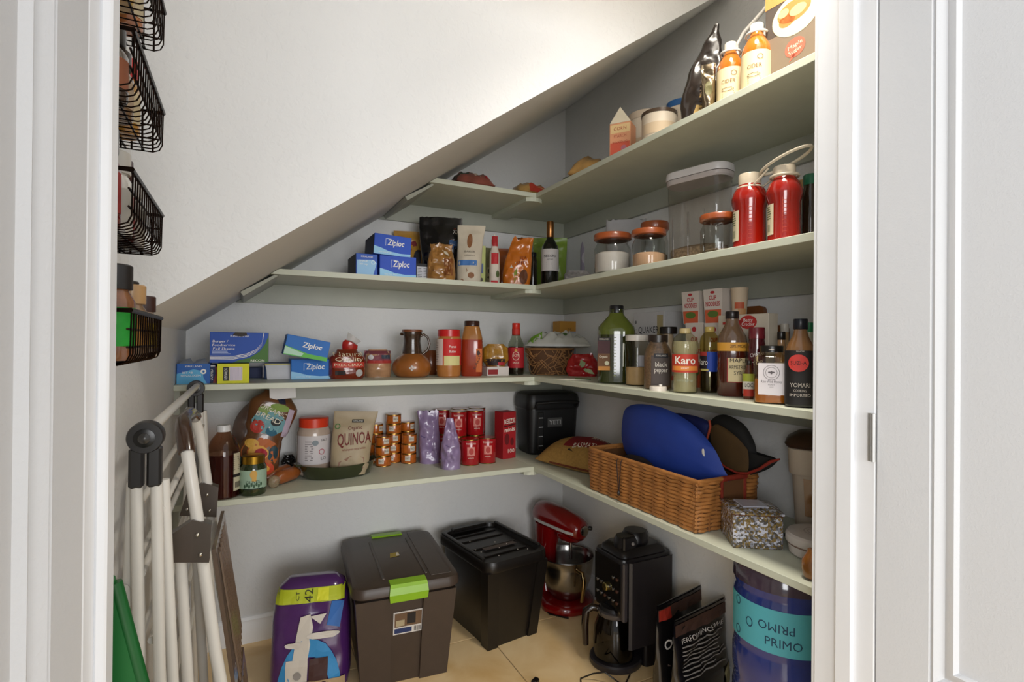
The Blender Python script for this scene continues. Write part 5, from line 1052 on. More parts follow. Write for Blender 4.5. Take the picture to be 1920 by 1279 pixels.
d = onx(1323, -.36, 848)-o; obj('white_logo', puff([d+Vector((-.012, a, b)) for a, b in ((-.004, .012), (.004, .010), (.004, -.004), (-.006, -.012), (-.006, .0))], (-1, -.35, .2), .002), ink('#d5d3cf'), t)
t, o, P = puffthing('cloth_bag', 'dark navy padded cloth bag with orange trim behind the blue one', 'bag', [(1235, 800), (1255, 776), (1295, 778), (1328, 790), (1332, 805), (1326, 830), (1330, 870), (1260, 870)], -.235, (-1, -.2, .1), .03, M_navy, seed=5)
obj('trim', tube([onx(a, -.255, b)-o for a, b in ((1330, 788), (1332, 800), (1328, 816), (1324, 828))], .004, 6), mat('#a5442c', .6), t, smooth=60)
t, o, P = puffthing('felt_hat', 'black and olive hat with red trim slumped in the basket', 'hat', [(1328, 800), (1340, 782), (1362, 778), (1395, 796), (1415, 830), (1422, 860), (1440, 868), (1460, 862), (1440, 880), (1400, 892), (1370, 886), (1340, 868), (1326, 835)], -.20, (-1, -.2, .1), .06, mat('#0d0b0a', .85, 'plain', .2, 14), seed=8)
obj('lining', puff([onx(a, -.238, b)-o for a, b in ((1332, 808), (1346, 796), (1376, 815), (1396, 836), (1403, 850), (1402, 884), (1385, 886), (1355, 872), (1338, 850))], (-1, -.2, .1), .014, .003, 2), mat('#4a3412', .8, 'plain', .2, 12), t, smooth=70)
obj('trim', tube([onx(a, -.245, b)-o for a, b in ((1344, 862), (1360, 876), (1382, 887), (1402, 888), (1425, 879), (1445, 866), (1462, 861))], [.003, .004, .0045, .005, .005, .006, .003], 6), mat('#8f2a1e', .5, 'coat'), t, smooth=60)
t, o, P = puffthing('folded_cloth', 'dark folded cloth lying low in the wicker basket', 'cloth', [(1168, 862), (1180, 852), (1210, 860), (1230, 880), (1228, 900), (1180, 890)], -.385, (-1, -.2, .6), .02, mat('#1c0f10', .9), seed=9)
# mosaic box with lid
s = spot(1400, z4, 100, 945, base=1034, d=.13); p = onz(1412, 1036, z4)
t = thing('mosaic_box', 'square mosaic trinket box with domed lid', 'box', (-.318, -1.60, z4), R(-34)); W = .142; H = .115
def mosaic():
    m = bpy.data.materials.new('mosaic'); m.use_nodes = True; nt = m.node_tree; N = nt.nodes; L = nt.links; b = N['Principled BSDF']
    tc = N.new('ShaderNodeTexCoord'); v = N.new('ShaderNodeTexVoronoi'); v.inputs['Scale'].default_value = 165; n2 = N.new('ShaderNodeTexNoise'); n2.inputs['Scale'].default_value = 22
    L.new(tc.outputs['Object'], v.inputs['Vector']); L.new(tc.outputs['Object'], n2.inputs['Vector'])
    sp = N.new('ShaderNodeSeparateColor'); L.new(v.outputs['Color'], sp.inputs[0]); ad = N.new('ShaderNodeMath'); ad.operation = 'ADD'; ml = N.new('ShaderNodeMath'); ml.operation = 'MULTIPLY'; ml.inputs[1].default_value = .55
    L.new(sp.outputs[0], ml.inputs[0]); m3 = N.new('ShaderNodeMath'); m3.operation = 'MULTIPLY'; m3.inputs[1].default_value = .75; L.new(n2.outputs['Fac'], m3.inputs[0]); L.new(ml.outputs[0], ad.inputs[0]); L.new(m3.outputs[0], ad.inputs[1])
    rp = N.new('ShaderNodeValToRGB'); rp.color_ramp.interpolation = 'CONSTANT'; e = rp.color_ramp.elements; e[0].color = lin('#4a4034'); e[1].position = .38; e[1].color = lin('#7a6434')
    for po, c in ((.5, '#55504a'), (.62, '#8f8f98'), (.74, '#8a744a'), (.84, '#c9cad6')): x = e.new(po); x.color = lin(c)
    L.new(ad.outputs[0], rp.inputs['Fac']); L.new(rp.outputs['Color'], b.inputs['Base Color']); b.inputs['Roughness'].default_value = .25
    bp = N.new('ShaderNodeBump'); bp.inputs['Strength'].default_value = .5; bp.inputs['Distance'].default_value = .002; L.new(v.outputs['Distance'], bp.inputs['Height']); L.new(bp.outputs['Normal'], b.inputs['Normal'])
    return m
M_mo = mosaic()
obj('body', cbox(W, W, H*.86, .003), M_mo, t); obj('copper_edge', box(-W*.51, W*.51, -W*.51, W*.51, H*.85, H*.875, .002), mat('#9a5f38', .3, 'metal'), t)
obj('lid', loft([[(x*W*k, y*W*k, z) for x, y in ((-.52, -.52), (0, -.55), (.52, -.52), (.55, 0), (.52, .52), (0, .55), (-.52, .52), (-.55, 0))] for z, k in ((H*.88, 1), (H*.93, 1), (H*.97, .8), (H*1.0, .5))]), M_mo, t, smooth=30)
obj('lid_inlay', loft([[(x*W*k, y*W*k, z) for x, y in ((-.3, -.36), (.36, -.3), (.3, .36), (-.36, .3))] for z, k in ((H*.96, .9), (H*1.015, .8))]), mat('#b9bccb', .3, 'coat', .15, 40), t)
# white round device, cord, pitcher, pottery
t = thing('round_canister', 'low round white lidded tin at the shelf end', 'tin', (-.235, -1.768, z4)); M_wh = plastic('#c9c0ba', .4)
obj('base', lathe([(.072, 0), (.08, .006), (.084, .03)], 32), M_wh, t, smooth=40); obj('band', lathe([(.0845, .03), (.0845, .036)], 32), plastic('#7a5f52'), t, smooth=40); obj('lid', lathe([(.088, .036), (.09, .04), (.09, .058), (.084, .064), (.05, .066)], 32), M_wh, t, smooth=40)
dec(t, mtop(.0662), 'grille', ink('#9a8f8a'), *[ringp(.0, .0, .012+.01*k, .012+.01*k, .0016, 20) for k in range(4)])
t = setp(obj('extension_cord', tube([(-.215, -1.55, z4+.006), (-.2, -1.60, z4+.006), (-.19, -1.65, z4+.008), (-.165, -1.66, z4+.006), (-.155, -1.68, z4+.006)], .005, 6), plastic('#141418', .5), smooth=60), 'short black cord lying behind the white tin', 'cord')
t = thing('plastic_pitcher', 'tall beige plastic pitcher with brown lid at the shelf end', 'pitcher', (-.09, -1.66, z4), facecam((-.09, -1.66, 0))); M_b = plastic('#bcaf9e', .35); pw = .15
obj('body', loft([rr(pw*.72, .10, .03, 0), rr(pw*.76, .11, .03, .01), rr(pw*.98, .14, .04, .27), rr(pw*1.0, .142, .04, .275)]), M_b, t, smooth=40); obj('collar', loft([rr(pw*1.0, .145, .04, .2), rr(pw*1.04, .15, .04, .205), rr(pw*1.08, .155, .04, .28), rr(pw*1.0, .145, .04, .285)]), M_b, t, smooth=40)
dec(t, mflat(-.063, .004), 'amber_window', mat('#8a5f2a', .15, 'coat'), poly((-.03, .075), (.03, .075), (.036, .19), (-.036, .19)))
obj('lid', loft([rr(pw*1.12, .16, .045, .284), rr(pw*1.2, .18, .05, .294), rr(pw*1.1, .16, .05, .31), rr(pw*.7, .1, .03, .33), rr(pw*.4, .06, .02, .334)]), plastic('#3a2418', .35), t, smooth=40)
s = spot(1524, z4, 40, 1030, base=1093); s.x = min(s.x, -.36)
bottle(s, 'glazed_vase', 'small amber and green glazed vase cut off by the door frame', 'vase', [(.5, 0), (.8, .08), (1, .35), (.9, .65), (.5, .9), (.45, 1)], mat('#8a5416', .12, 'coat', .8, 30))
# ================================================================= things on the floor
# brown tote with green latches
t = thing('storage_tote', 'dark brown storage tote with lime green latches', 'tote', (-1.105, -.352, 0), R(-4.5)); M_t = mat('#41352d', .42, 'plain', .08, 30, .03); M_gr = plastic('#86b41e', .35)
def sq(w, d, r, z, oy=0): return [(x, y+oy, z_) for x, y, z_ in rr(w, d, r, z)]
obj('body', loft([sq(.345, .47, .04, 0), sq(.35, .475, .045, .006), sq(.405, .55, .05, .385), sq(.405, .55, .05, .39)]), M_t, t, smooth=40)
for x0 in (-.20, .07):              # the proud corner pillars of the front
    g = loft([[(x0*.87-.004, -.248, .0), (x0*.87+.112, -.248, .0), (x0*.87+.112, -.2, .0), (x0*.87-.004, -.2, .0)], [(x0-.006, -.291, .37), (x0+.13, -.291, .37), (x0+.13, -.24, .37), (x0-.006, -.24, .37)]])
    obj('corner_pillar', g, M_t, t)
lid = obj('lid', loft([sq(.43, .585, .05, .378), sq(.44, .60, .055, .384), sq(.44, .60, .055, .405), sq(.425, .585, .05, .42), sq(.40, .555, .045, .424)]), M_t, t, smooth=40)
for x in (-.09, .085): obj('lid_rib', box(x-.006, x+.006, -.235, .2, .422, .429, .003), M_t, t)
obj('lid_panel', box(.10, .185, -.26, .26, .4235, .4265, .001), M_t, t)
for sg in (-1, 1): obj('latch', loft([[(x, sg*y, z) for x, y, z in ((-.075, .30, .36), (.075, .30, .36), (.075, .31, .36), (-.075, .31, .36))], [(x, sg*y, z) for x, y, z in ((-.078, .295, .38), (.078, .295, .38), (.078, .314, .39), (-.078, .314, .39))], [(x, sg*y, z) for x, y, z in ((-.075, .25, .424), (.075, .25, .424), (.075, .308, .416), (-.075, .308, .416))], [(x, sg*y, z) for x, y, z in ((-.073, .255, .430), (.073, .255, .430), (.073, .300, .427), (-.073, .300, .427))]]), M_gr, t)
fr = lambda x, z: (x, -.2375-.0375*(z/.385)-.002, z); fr2 = lambda x, z: (x, -.2375-.0375*(z/.385)-.0028, z)
dec(t, fr, 'label', ink('#cfcac4'), grid(-.055, .065, .205, .30)); dec(t, fr2, 'photo', ink('#6a5038'), grid(-.05, .06, .236, .294)); dec(t, lambda x, z: (lambda p: (p[0], p[1]-.0008, p[2]))(fr2(x, z)), 'photo_detail', ink('#1c1614'), grid(.0, .035, .245, .29)); dec(t, lambda x, z: (lambda p: (p[0], p[1]-.0008, p[2]))(fr2(x, z)), 'photo_detail', ink('#a89a7a'), grid(-.045, -.01, .24, .265)); dec(t, fr2, 'stripe', ink('#1f2f5c'), grid(-.05, .02, .21, .230)); dec(t, fr2, 'barcode', ink('#2a2624'), *[grid(.03+i*.005, .0325+i*.005, .21, .23) for i in range(6)])
dec(t, mtop(.4246), 'sticker', ink('#9a8428'), poly((-.03, -.02), (.012, -.012), (.018, .035), (-.022, .03))); dec(t, mtop(.4252), 'sticker_stripe', ink('#cfc8b8'), poly((-.002, -.01), (.016, -.006), (.012, .03), (.006, .03)))
# black tote
t = thing('storage_tote', 'black storage tote with dusty recessed lid', 'tote', (-.625, -.335, 0), R(8)); M_k2 = mat('#15110f', .38, 'plain', .12, 20, .03)
obj('body', loft([sq(.255, .375, .035, 0), sq(.26, .38, .035, .006), sq(.315, .46, .045, .37)]), M_k2, t, smooth=40)
for sx in (-1, 1): obj('corner_pillar', loft([[(sx*.085, -.198, .0), (sx*.138, -.198, .0), (sx*.138, -.14, .0), (sx*.085, -.14, .0)], [(sx*.11, -.241, .365), (sx*.168, -.241, .365), (sx*.168, -.18, .365), (sx*.11, -.18, .365)]]), M_k2, t)
obj('lid', loft([sq(.345, .49, .05, .365), sq(.35, .495, .055, .37), sq(.35, .495, .055, .40), sq(.34, .485, .05, .412), sq(.30, .44, .04, .412), sq(.295, .435, .04, .395), sq(.1, .1, .02, .395)]), M_k2, t, smooth=40)
for y in (-.13, -.03, .08, .15): obj('lid_rib', box(-.12, .12, y-.006, y+.006, .394, .402, .002), M_k2, t)
obj('side_rail', box(.148, .166, -.19, .21, .408, .422, .004), M_k2, t); obj('side_rail', box(-.166, -.148, -.19, .21, .408, .422, .004), M_k2, t); obj('hinge_bar', box(-.1, .1, .20, .235, .408, .424, .004), M_k2, t)
obj('tape_strip', box(-.08, .10, -.075, -.045, .402, .4032), mat('#4a3f3a', .7), t)
rnd = random.Random(9)
for k in range(9): obj('lint', sphere(.0028, (rnd.uniform(-.12, .12), rnd.uniform(-.2, .1), .405), 6), paper('#b9b0a6'), t)
# stand mixer
t = thing('stand_mixer', 'glossy red stand mixer with steel bowl', 'mixer', (-.205, -.275, 0), R(10)); t.location = (-.185, -.285, 0); M_red = mat('#7d0a0c', .14, 'coat', .04, 6); M_st = metal('#b5b3b0', .22)
g = []
for z, k in ((0, .97), (.006, 1), (.03, 1), (.042, .95), (.046, .86)):
    ring = []
    for i in range(36):
        a = 2*math.pi*i/36; x, y = .152*math.cos(a), .152*math.sin(a)
        if y > 0: x *= 1-.42*min(1, y/.142); y = y*1.45
        ring.append((x*k, (y-.035)*k, z))
    g.append(ring)
obj('base', loft(g), M_red, t, smooth=50)
obj('column', loft([[(x*w_, y*d_+oy, z) for x, y, _ in circ(1, 0, 16, 1, 1, 3)] for z, w_, d_, oy in ((.04, .075, .065, .105), (.12, .055, .05, .125), (.26, .052, .055, .125), (.35, .058, .072, .115), (.39, .058, .076, .11))]), M_red, t, smooth=60)
def headring(y, rx, rz, cz): return [(rx*math.cos(2*math.pi*i/24), y, cz+rz*math.sin(2*math.pi*i/24)) for i in range(24)]
obj('head', loft([headring(.2, .01, .012, .435), headring(.194, .045, .05, .435), headring(.17, .062, .066, .436), headring(.1, .068, .071, .438), headring(-.03, .068, .069, .434), headring(-.11, .064, .063, .426), headring(-.155, .053, .052, .42), headring(-.17, .03, .03, .417), headring(-.172, .01, .01, .417)]), M_red, t, smooth=70)
obj('trim_band', loft([[(k*.069*math.cos(a)*(1 if abs(y) < .14 else .9 if y < 0 else .95), y, .412+dz) for a, dz in ((0, .007), (0, -.007), (math.pi, -.007), (math.pi, .007))] for y, k in ((.16, .92), (.1, 1.0), (-.03, 1.0), (-.105, .97), (-.15, .92))]), mat('#c9c7c3', .3, 'coat'), t)
obj('chin', loft([headring(-.02, .045, .03, .37), headring(-.05, .052, .04, .375), headring(-.10, .044, .035, .375), headring(-.125, .03, .025, .375)]), M_red, t, smooth=60)
obj('hub_cap', xf(lathe([(.024, 0), (.026, .004), (.026, .014), (.018, .018)], 18), (0, -.166, .425), (R(90), 0, 0)), M_st, t, smooth=50); obj('hub_knob', xf(lathe([(.004, 0), (.004, .014), (.011, .016), (.011, .03), (.006, .034)], 12), (.03, -.155, .43), (R(90), 0, R(40))), plastic('#141212'), t, smooth=50)
obj('beater_shaft', tube([(0, -.075, .345), (0, -.075, .25)], .008, 8), M_st, t, smooth=50); obj('lock_lever', sphere(.012, (.06, -.03, .37), 8), plastic('#141212'), t, smooth=60)
bw = obj('bowl', lathe([(.066, .046), (.076, .05), (.106, .09), (.128, .15), (.137, .22), (.140, .262), (.143, .264), (.141, .268), (.136, .262), (.132, .22), (.122, .15), (.098, .092), (.05, .056)], 36), M_st, t, loc=(0, -.045, 0), smooth=60)
obj('bowl_handle', tube([(-.05, -.132, .235), (-.055, -.175, .235), (-.056, -.188, .20), (-.054, -.180, .14), (-.05, -.165, .09)], [.011, .011, .012, .011, .009], 8), mat('#c2a878', .2, 'metal'), bw, smooth=60)
obj('power_cord', tube([(-.06, .16, .03), (-.11, .14, .3), (-.10, .12, .12), (-.13, .02, .01), (-.15, -.08, .005), (-.10, -.17, .005)], .004, 6), plastic('#16110f'), t, smooth=60)
# coffee machine with carafe
t = thing('coffee_maker', 'tall black coffee machine with glass carafe', 'coffee maker', (-.165, -.855, 0)); M_c1 = mat('#161316', .3, 'plain', .1, 30); M_c2 = mat('#2b2729', .35, 'plain', .08, 10)
obj('body', loft([sq(.15, .20, .02, 0), sq(.15, .20, .02, .01), sq(.15, .20, .02, .25)][0:0] + [[(x+.065, y, z) for x, y, z in sq(.15, .20, .02, zz)] for zz in (0, .26)]), M_c1, t, smooth=40)
obj('head', loft([[(x+.0, y, z) for x, y, z in sq(.28, .205, .03, zz)] for zz in (.235, .24, .47)] + [sq(.275, .2, .03, .478)]), M_c1, t, smooth=40)
obj('side_panel', loft([[(-.105+a, -.104-b, z) for a, b in ((0, .0), (.012, .008), (.23, .008), (.24, 0))] for z in (.10, .465)]), M_c2, t, smooth=30)
obj('edge_strip', box(-.137, -.112, -.1095, -.09, .22, .468, .006), mat('#3d383a', .35), t)
obj('top_lid', loft([[(x-.0, y, z) for x, y, z in sq(w_, d_, .03, zz)] for zz, w_, d_ in ((.476, .25, .18), (.495, .24, .17), (.51, .2, .14))]), M_c1, t, smooth=40)
for k, (x, y, r_, h_) in enumerate(((-.06, -.02, .05, .045), (.02, .01, .06, .05), (.07, .03, .035, .035))): obj('lid_part', lathe([(r_, .505), (r_, .505+h_*.6), (r_*.8, .505+h_)], 20), M_c1, t, loc=(x, y, 0), smooth=40)
obj('lid_latch', box(-.105, -.04, -.07, -.05, .50, .56, .006), M_c1, t); obj('latch_button', sphere(.008, (-.06, -.073, .53), 8), plastic('#8a8584'), t, smooth=60)
mp = msidel(-.14); mp2 = msidel(-.14, .0016)
dec(t, mp, 'control_panel', mat('#0a090a', .1, 'coat'), grid(-.09, .09, .25, .46)); rnd = random.Random(5)
for k in range(14): obj('button', xf(lathe([(.007, 0), (.007, .004), (.005, .006)], 10), (-.1405, -.07+.028*(k % 6), .29+.05*(k//6)), (0, R(-90), 0)), mat('#8f8a84', .3, 'metal') if k % 3 else mat('#4a2a1c', .3), t, smooth=40)
obj('dial', xf(lathe([(.018, 0), (.018, .012), (.014, .016)], 18), (-.1405, .0, .335), (0, R(-90), 0)), mat('#b0a26a', .25, 'metal'), t, smooth=40)
obj('base', loft([[(-.09+.118*math.cos(2*math.pi*i/32)*k, .0+.108*math.sin(2*math.pi*i/32)*k, z) for i in range(32)] for z, k in ((0, .97), (.006, 1), (.024, 1), (.03, .95))]), M_c2, t, smooth=40); obj('hot_plate', lathe([(.085, .03), (.085, .036), (.08, .038)], 28), plastic('#0a0a0a'), t, loc=(-.10, 0, 0), smooth=40)
cf = thing('carafe', 'glass coffee carafe with black handle on the coffee machine plate', 'carafe', (-.272, -.862, .0385), facecam((-.272, -.862, 0))); cf.scale = (1.12, 1.12, 1.18)
obj('glass_body', lathe([(.07, 0), (.078, .006), (.08, .05), (.076, .1), (.06, .145), (.056, .16), (.06, .168)], 28, cap1=False), glass('#8a8480', .03), cf, smooth=50); obj('collar', lathe([(.062, .15), (.064, .155), (.064, .165), (.058, .17)], 28, cap0=False), mat('#3f3a3c', .25, 'coat'), cf, smooth=40); obj('lid', lathe([(.058, .168), (.05, .18), (.02, .184)], 24), plastic('#1d1a1b'), cf, smooth=40)
obj('handle', tube([(-.055, 0, .16), (-.085, -.01, .168), (-.108, -.015, .155), (-.112, -.015, .1), (-.108, -.015, .03)], [.012, .014, .015, .015, .012], 8), mat('#1c0f0b', .15, 'coat'), cf, smooth=60)
cd = setp(obj('appliance_cord', tube([(-.27, -.97, .005), (-.34, -1.02, .004), (-.40, -.97, .05), (-.43, -.93, .03), (-.47, -.90, .004), (-.52, -.98, .004), (-.55, -1.03, .004)], .0035, 6), plastic('#15110f'), smooth=60), 'thin black cord curling from the coffee machine across the tiles', 'cord')
t = thing('power_plug', 'black plug lying on the floor tile', 'plug', (-.655, -.845, 0), R(30)); obj('plug_body', box(-.018, .018, -.012, .012, .002, .022, .005), plastic('#17120f'), t)
for y in (-.006, .006): obj('prong', box(-.032, -.018, y-.0015, y+.0015, .009, .015), metal('#b9b4aa'), t)
# two black protein bags
for (x, y, h_, w_, seed, lab, rz) in ((-.178, -1.158, .40, .31, 71, 'black foil bag with red corner standing behind its twin', 12), (-.185, -1.272, .40, .335, 72, 'black foil bag with columns of white print on its front', 10)):
    s = Spot(); s.x, s.y, s.z, s.w, s.h, s.rz = x, y, 0, w_, h_, R(rz); s.p = Vector((x, y, 0))
    t, mp = bag(s, 'protein_bag', lab, 'bag', mat('#131112', .25, 'coat', .2, 14), [(0, .85), (.15, 1), (.6, .98), (1, .96)], [(0, .9), (.25, 1), (.7, .45), (.93, .06), (1, .05)], .09, .008, seed, nv=20, nu=12)
    dec(t, L2(mp), 'seal_strip', mat('#8a8688', .3, 'metal'), grid(-w_*.47, w_*.47, h_*.965, h_*.99, 12, 1)); dec(t, L2(mp), 'grip_strip', ink('#4a3228'), grid(-w_*.47, w_*.47, h_*.85, h_*.955, 12, 2))
    if seed == 71:
        dec(t, L2(mp, .003), 'label', ink('#a02a1c'), grid(-w_*.46, -w_*.24, h_*.85, h_*.95, 4, 2)); dec(t, L2(mp, .003), 'lettering', ink('#dcd6d0'), txt('Oly', -w_*.3, h_*.62, .05, .07, 4, shear=.2, bold=.02)); dec(t, mp, 'print', ink('#6a5a54'), poly((-w_*.4, 0.01), (-w_*.1, .01), (-w_*.1, h_*.3), (-w_*.36, h_*.45)))
    else:
        dec(t, L2(mp, .003), 'lettering', ink('#d9d4cd'), txt('PERFORMANCE WHEY', .0, h_*.80, .022, w_*.8)); dec(t, L2(mp, .003), 'small_print', ink('#8f8a85'), lines(-w_*.4, w_*.4, h_*.46, h_*.77, 9, .004, 3, 10)); dec(t, L2(mp, .003), 'lettering', ink('#d9d4cd'), txt('WHEY', -w_*.3, h_*.38, .02, .05), txt('5 LB', w_*.1, h_*.28, .024, .06)); dec(t, L2(mp, .003), 'small_print', ink('#8f8a85'), lines(-w_*.4, -w_*.1, .02, h_*.34, 9, .004, 7, 5)); dec(t, L2(mp, .003), 'label', ink('#a9a37a'), grid(w_*.32, w_*.46, .02, h_*.4, 3, 6))
# blue water bottle
t = thing('water_jug', 'large ribbed blue water bottle with turquoise label', 'water bottle', (-.19, -1.62, 0), facecam((-.19, -1.62, 0))); r_ = .150
pr = [(.9, 0), (.98, .02), (1, .05), (1, .30), (.965, .33), (.965, .345), (1, .375), (1, .42), (.96, .45), (.955, .46), (.985, .475), (.985, .61), (.955, .625), (.955, .635), (1, .66), (.985, .69), (.8, .725), (.3, .745)]
obj('body', lathe([(a*r_, z) for a, z in pr], 40), mat('#2b3c86', .1, 'coat', .2, 8), t, smooth=50)
q = mcyl(r_*.985, .001); dec(t, q, 'label', ink('#55b4c4'), grid(-.2, .2, .478, .608, 40, 1), smooth=1); q2 = mcyl(r_*.985, .0018)
dec(t, q2, 'lettering', ink('#15405e'), txt('PRIMO', -.0, .512, .036, .10), ([(-x-.02, 1.09-z) for x, z in txt('PRIMO', .0, .532, .036, .10)[0]], txt('PRIMO', .0, .532, .036, .10)[1])); dec(t, q2, 'emblem', ink('#15405e'), ringp(-.10, .545, .012, .015, .003), ringp(-.15, .59, .012, .014, .003), ringp(-.15, .50, .012, .014, .003))
obj('shoulder', lathe([(r_*1.003, .655), (r_*.988, .692), (r_*.805, .727), (r_*.31, .747)], 40, cap0=False), mat('#4a3c4c', .12, 'coat', .3, 8), t, smooth=50)
# litter bag with printed front
s = Spot(); s.x, s.y, s.z, s.w, s.h, s.rz = -1.468, -.415, 0, .31, .415, R(-12); s.p = Vector((s.x, s.y, 0))
t, mp = bag(s, 'litter_bag', 'purple pet litter bag with yellow band slumped against the wall', 'bag', shiny('#4a2260'), [(0, .95), (.1, 1), (.6, .98), (.8, .93), (.93, .82), (1, .6)], [(0, 1), (.3, 1), (.8, .9), (.93, .65), (1, .3)], .19, .006, 81, lean=-6, p=4, freq=12)
mp_ = mp; mp = lambda x, z: lift(mp_, x, z, .003)
w_, h_ = s.w, s.h
dec(t, mp, 'band', ink('#b3bd1f'), grid(-w_*.43, w_*.41, h_*.80, h_*.92, 18, 5)); dec(t, L2(mp, .003), 'lettering', ink('#2a2a12'), txt('42', -w_*.02, h_*.86, .045, .045, 90), txt('CT', -w_*.16, h_*.86, .018, .03, 90)); dec(t, L2(mp, .003), 'stripe', ink('#d4d626'), grid(w_*.08, w_*.22, h_*.81, h_*.91, 4, 3))
dec(t, L2(mp, .002), 'print', ink('#2f86bf'), ([(w_*.38*k*math.cos(R(a)), h_*.02+h_*.46*k*math.sin(R(a))) for k in (1, .82, .64) for a in range(0, 181, 15)], [(j*13+i, j*13+i+1, j*13+i+14, j*13+i+13) for j in (0, 1) for i in range(12)])); dec(t, L2(mp, .004), 'print', ink('#cdc6bb'), grid(-w_*.28, -w_*.02, h_*.0, h_*.30, 5, 5), poly((-w_*.2, h_*.3), (-w_*.02, h_*.3), (w_*.04, h_*.58), (-.0, h_*.7), (-w_*.12, h_*.68), (-w_*.16, h_*.5)))
dec(t, L2(mp, .005), 'print', ink('#3a1712'), grid(.0, w_*.22, .01, h_*.30, 4, 5)); dec(t, L2(mp, .003), 'print', ink('#2a66b0'), poly((w_*.2, h_*.58), (w_*.36, h_*.55), (w_*.4, h_*.78), (w_*.26, h_*.8))); dec(t, L2(mp, .006), 'print', ink('#cfc8bf'), ell(w_*.16, h_*.5, w_*.2, h_*.03, 14), ell(-w_*.2, h_*.43, w_*.1, h_*.03, 12), poly((.0, h_*.68), (w_*.2, h_*.7), (w_*.12, h_*.6))); dec(t, L2(mp, .006), 'base_print', ink('#a9906c'), grid(-w_*.42, w_*.42, .004, h_*.1, 12, 2))
dec(t, L2(mp, .0075), 'print', ink('#8f8a86'), ell(-w_*.14, h_*.16, w_*.05, h_*.04, 10))
# ================================================================= against the left wall
M_wt = mat('#d8d4cc', .35, 'plain', .04, 12); M_bk = plastic('#1e1b1a', .4); M_br = mat('#463a30', .35, 'coat', .15, 14)
# folded drying rack: an end frame with a round hinge at either end, thin rods between them
t = thing('drying_rack', 'folded white drying rack with round black hinges against the left wall', 'drying rack', (-1.878, -1.632, 0))
far = 1.06
for oy, k in ((0, 1), (far, 1)):
    hub = obj('hinge_hub', xf(lathe([(.0265, -.018), (.0275, -.014), (.0275, .012), (.026, .016)], 28), (0, oy, 1.222), (R(90), 0, 0)), M_bk, t, smooth=40)
    obj('hub_ring', xf(lathe([(.016, 0), (.016, .004), (.012, .005)], 20), (0, oy-.016, 1.222), (R(90), 0, 0)), plastic('#0f0e0d'), hub, smooth=40); obj('hub_button', xf(lathe([(.009, 0), (.009, .007), (.004, .011)], 14), (0, oy-.016, 1.222), (R(90), 0, 0)), plastic('#3a3836', .3), hub, smooth=50)
    obj('socket', box(-.024, -.002, oy-.012, oy+.012, 1.135, 1.205, .004), M_bk, t); obj('socket', box(.002, .024, oy-.012, oy+.012, 1.135, 1.205, .004), M_bk, t)
    for dx, ox, yy in ((-.013, .010, 0), (.016, .04, 0), (-.022, -.045, .022), (.024, .075, .022)):
        obj('leg', tube([(dx, oy+yy, 1.14), (dx+(ox-dx)*.5, oy+yy, .6), (ox, oy+yy, .012)], .0095, 10), M_wt, t, smooth=60); obj('foot', tube([(ox, oy+yy, 0), (ox, oy+yy, .02)], .013, 10), M_bk, t, smooth=60)
for i, (x, z) in enumerate(((.004, 1.232), (-.012, 1.10), (.022, 1.09), (-.006, .98), (-.03, .96), (.010, .86), (-.02, .82), (.018, .72), (.018, .56))): obj('rod', tube([(x, .01, z), (x, far, z)], .0065 if i else .0095, 8), M_wt, t, smooth=60)
# step ladder leaning on the wall, seen edge on
t = thing('step_ladder', 'white step ladder with ribbed brown treads leaning on the left wall', 'step ladder', (-1.76, -1.22, 0)); Yn, Yf = -.20, .13
def rail(y, x0, x1, z1): return [(x0, y, .01), (x0+(x1-x0)*.5, y, z1*.5), (x1, y, z1)]
for y in (Yn, Yf):
    obj('front_rail', tube([(.075, y, .01), (.03, y, .42), (-.018, y, .72), (-.055, y, 1.02), (-.072, y, 1.14), (-.082, y+(.03 if y < 0 else -.03), 1.19)], .0125, 10), M_wt, t, smooth=60)
    obj('rear_leg', tube([(-.03, y+.004, .01), (-.085, y+.004, .95)], .0115, 10), M_wt, t, smooth=60)
    for q in ((.075, y), (-.03, y+.004)): obj('foot_cap', tube([(q[0], q[1], 0), (q[0]-.001, q[1], .03)], .0155, 10), M_bk, t, smooth=60)
    br = obj('bracket', loft([[(-.115, y-.017, .93), (-.03, y-.017, .915), (-.026, y-.017, .995), (-.06, y-.017, 1.01), (-.10, y-.017, .985)], [(-.115, y+.014, .93), (-.03, y+.014, .915), (-.026, y+.014, .995), (-.06, y+.014, 1.01), (-.10, y+.014, .985)]]), M_br, t)
    for bx_, bz in ((-.098, .945), (-.052, .978), (-.046, .935)): obj('rivet', sphere(.0045, (bx_, y-.018, bz), 8), metal('#c9c4bb'), br, smooth=60)
obj('hand_grip', tube([(-.075, Yn+.005, 1.15), (-.082, Yn+.03, 1.19), (-.088, Yn+.08, 1.205), (-.088, Yf-.08, 1.205), (-.082, Yf-.03, 1.19)], .0165, 10), mat('#3b2213', .25, 'coat', .2, 20), t, smooth=60)
for z0, z1, xa, xb in ((.60, .93, .005, -.035), (.22, .55, .052, .015)):
    td = obj('tread', loft([[(xa+.012, Yn+.018, z0), (xa+.02, Yf-.018, z0), (xa+.028, Yf-.018, z0), (xa+.02, Yn+.018, z0)], [(xb+.008, Yn+.018, z1), (xb+.016, Yf-.018, z1), (xb+.024, Yf-.018, z1), (xb+.016, Yn+.018, z1)]]), mat('#5a4636', .35, 'coat', .15, 14), t)
    for k in range(9):
        y = Yn+.04+k*(Yf-Yn-.08)/8; obj('tread_rib', tube([(xa+.027, y, z0+.015), (xb+.023, y, z1-.015)], .003, 5), mat('#6a5544', .35, 'coat', .15, 14), td, smooth=60)
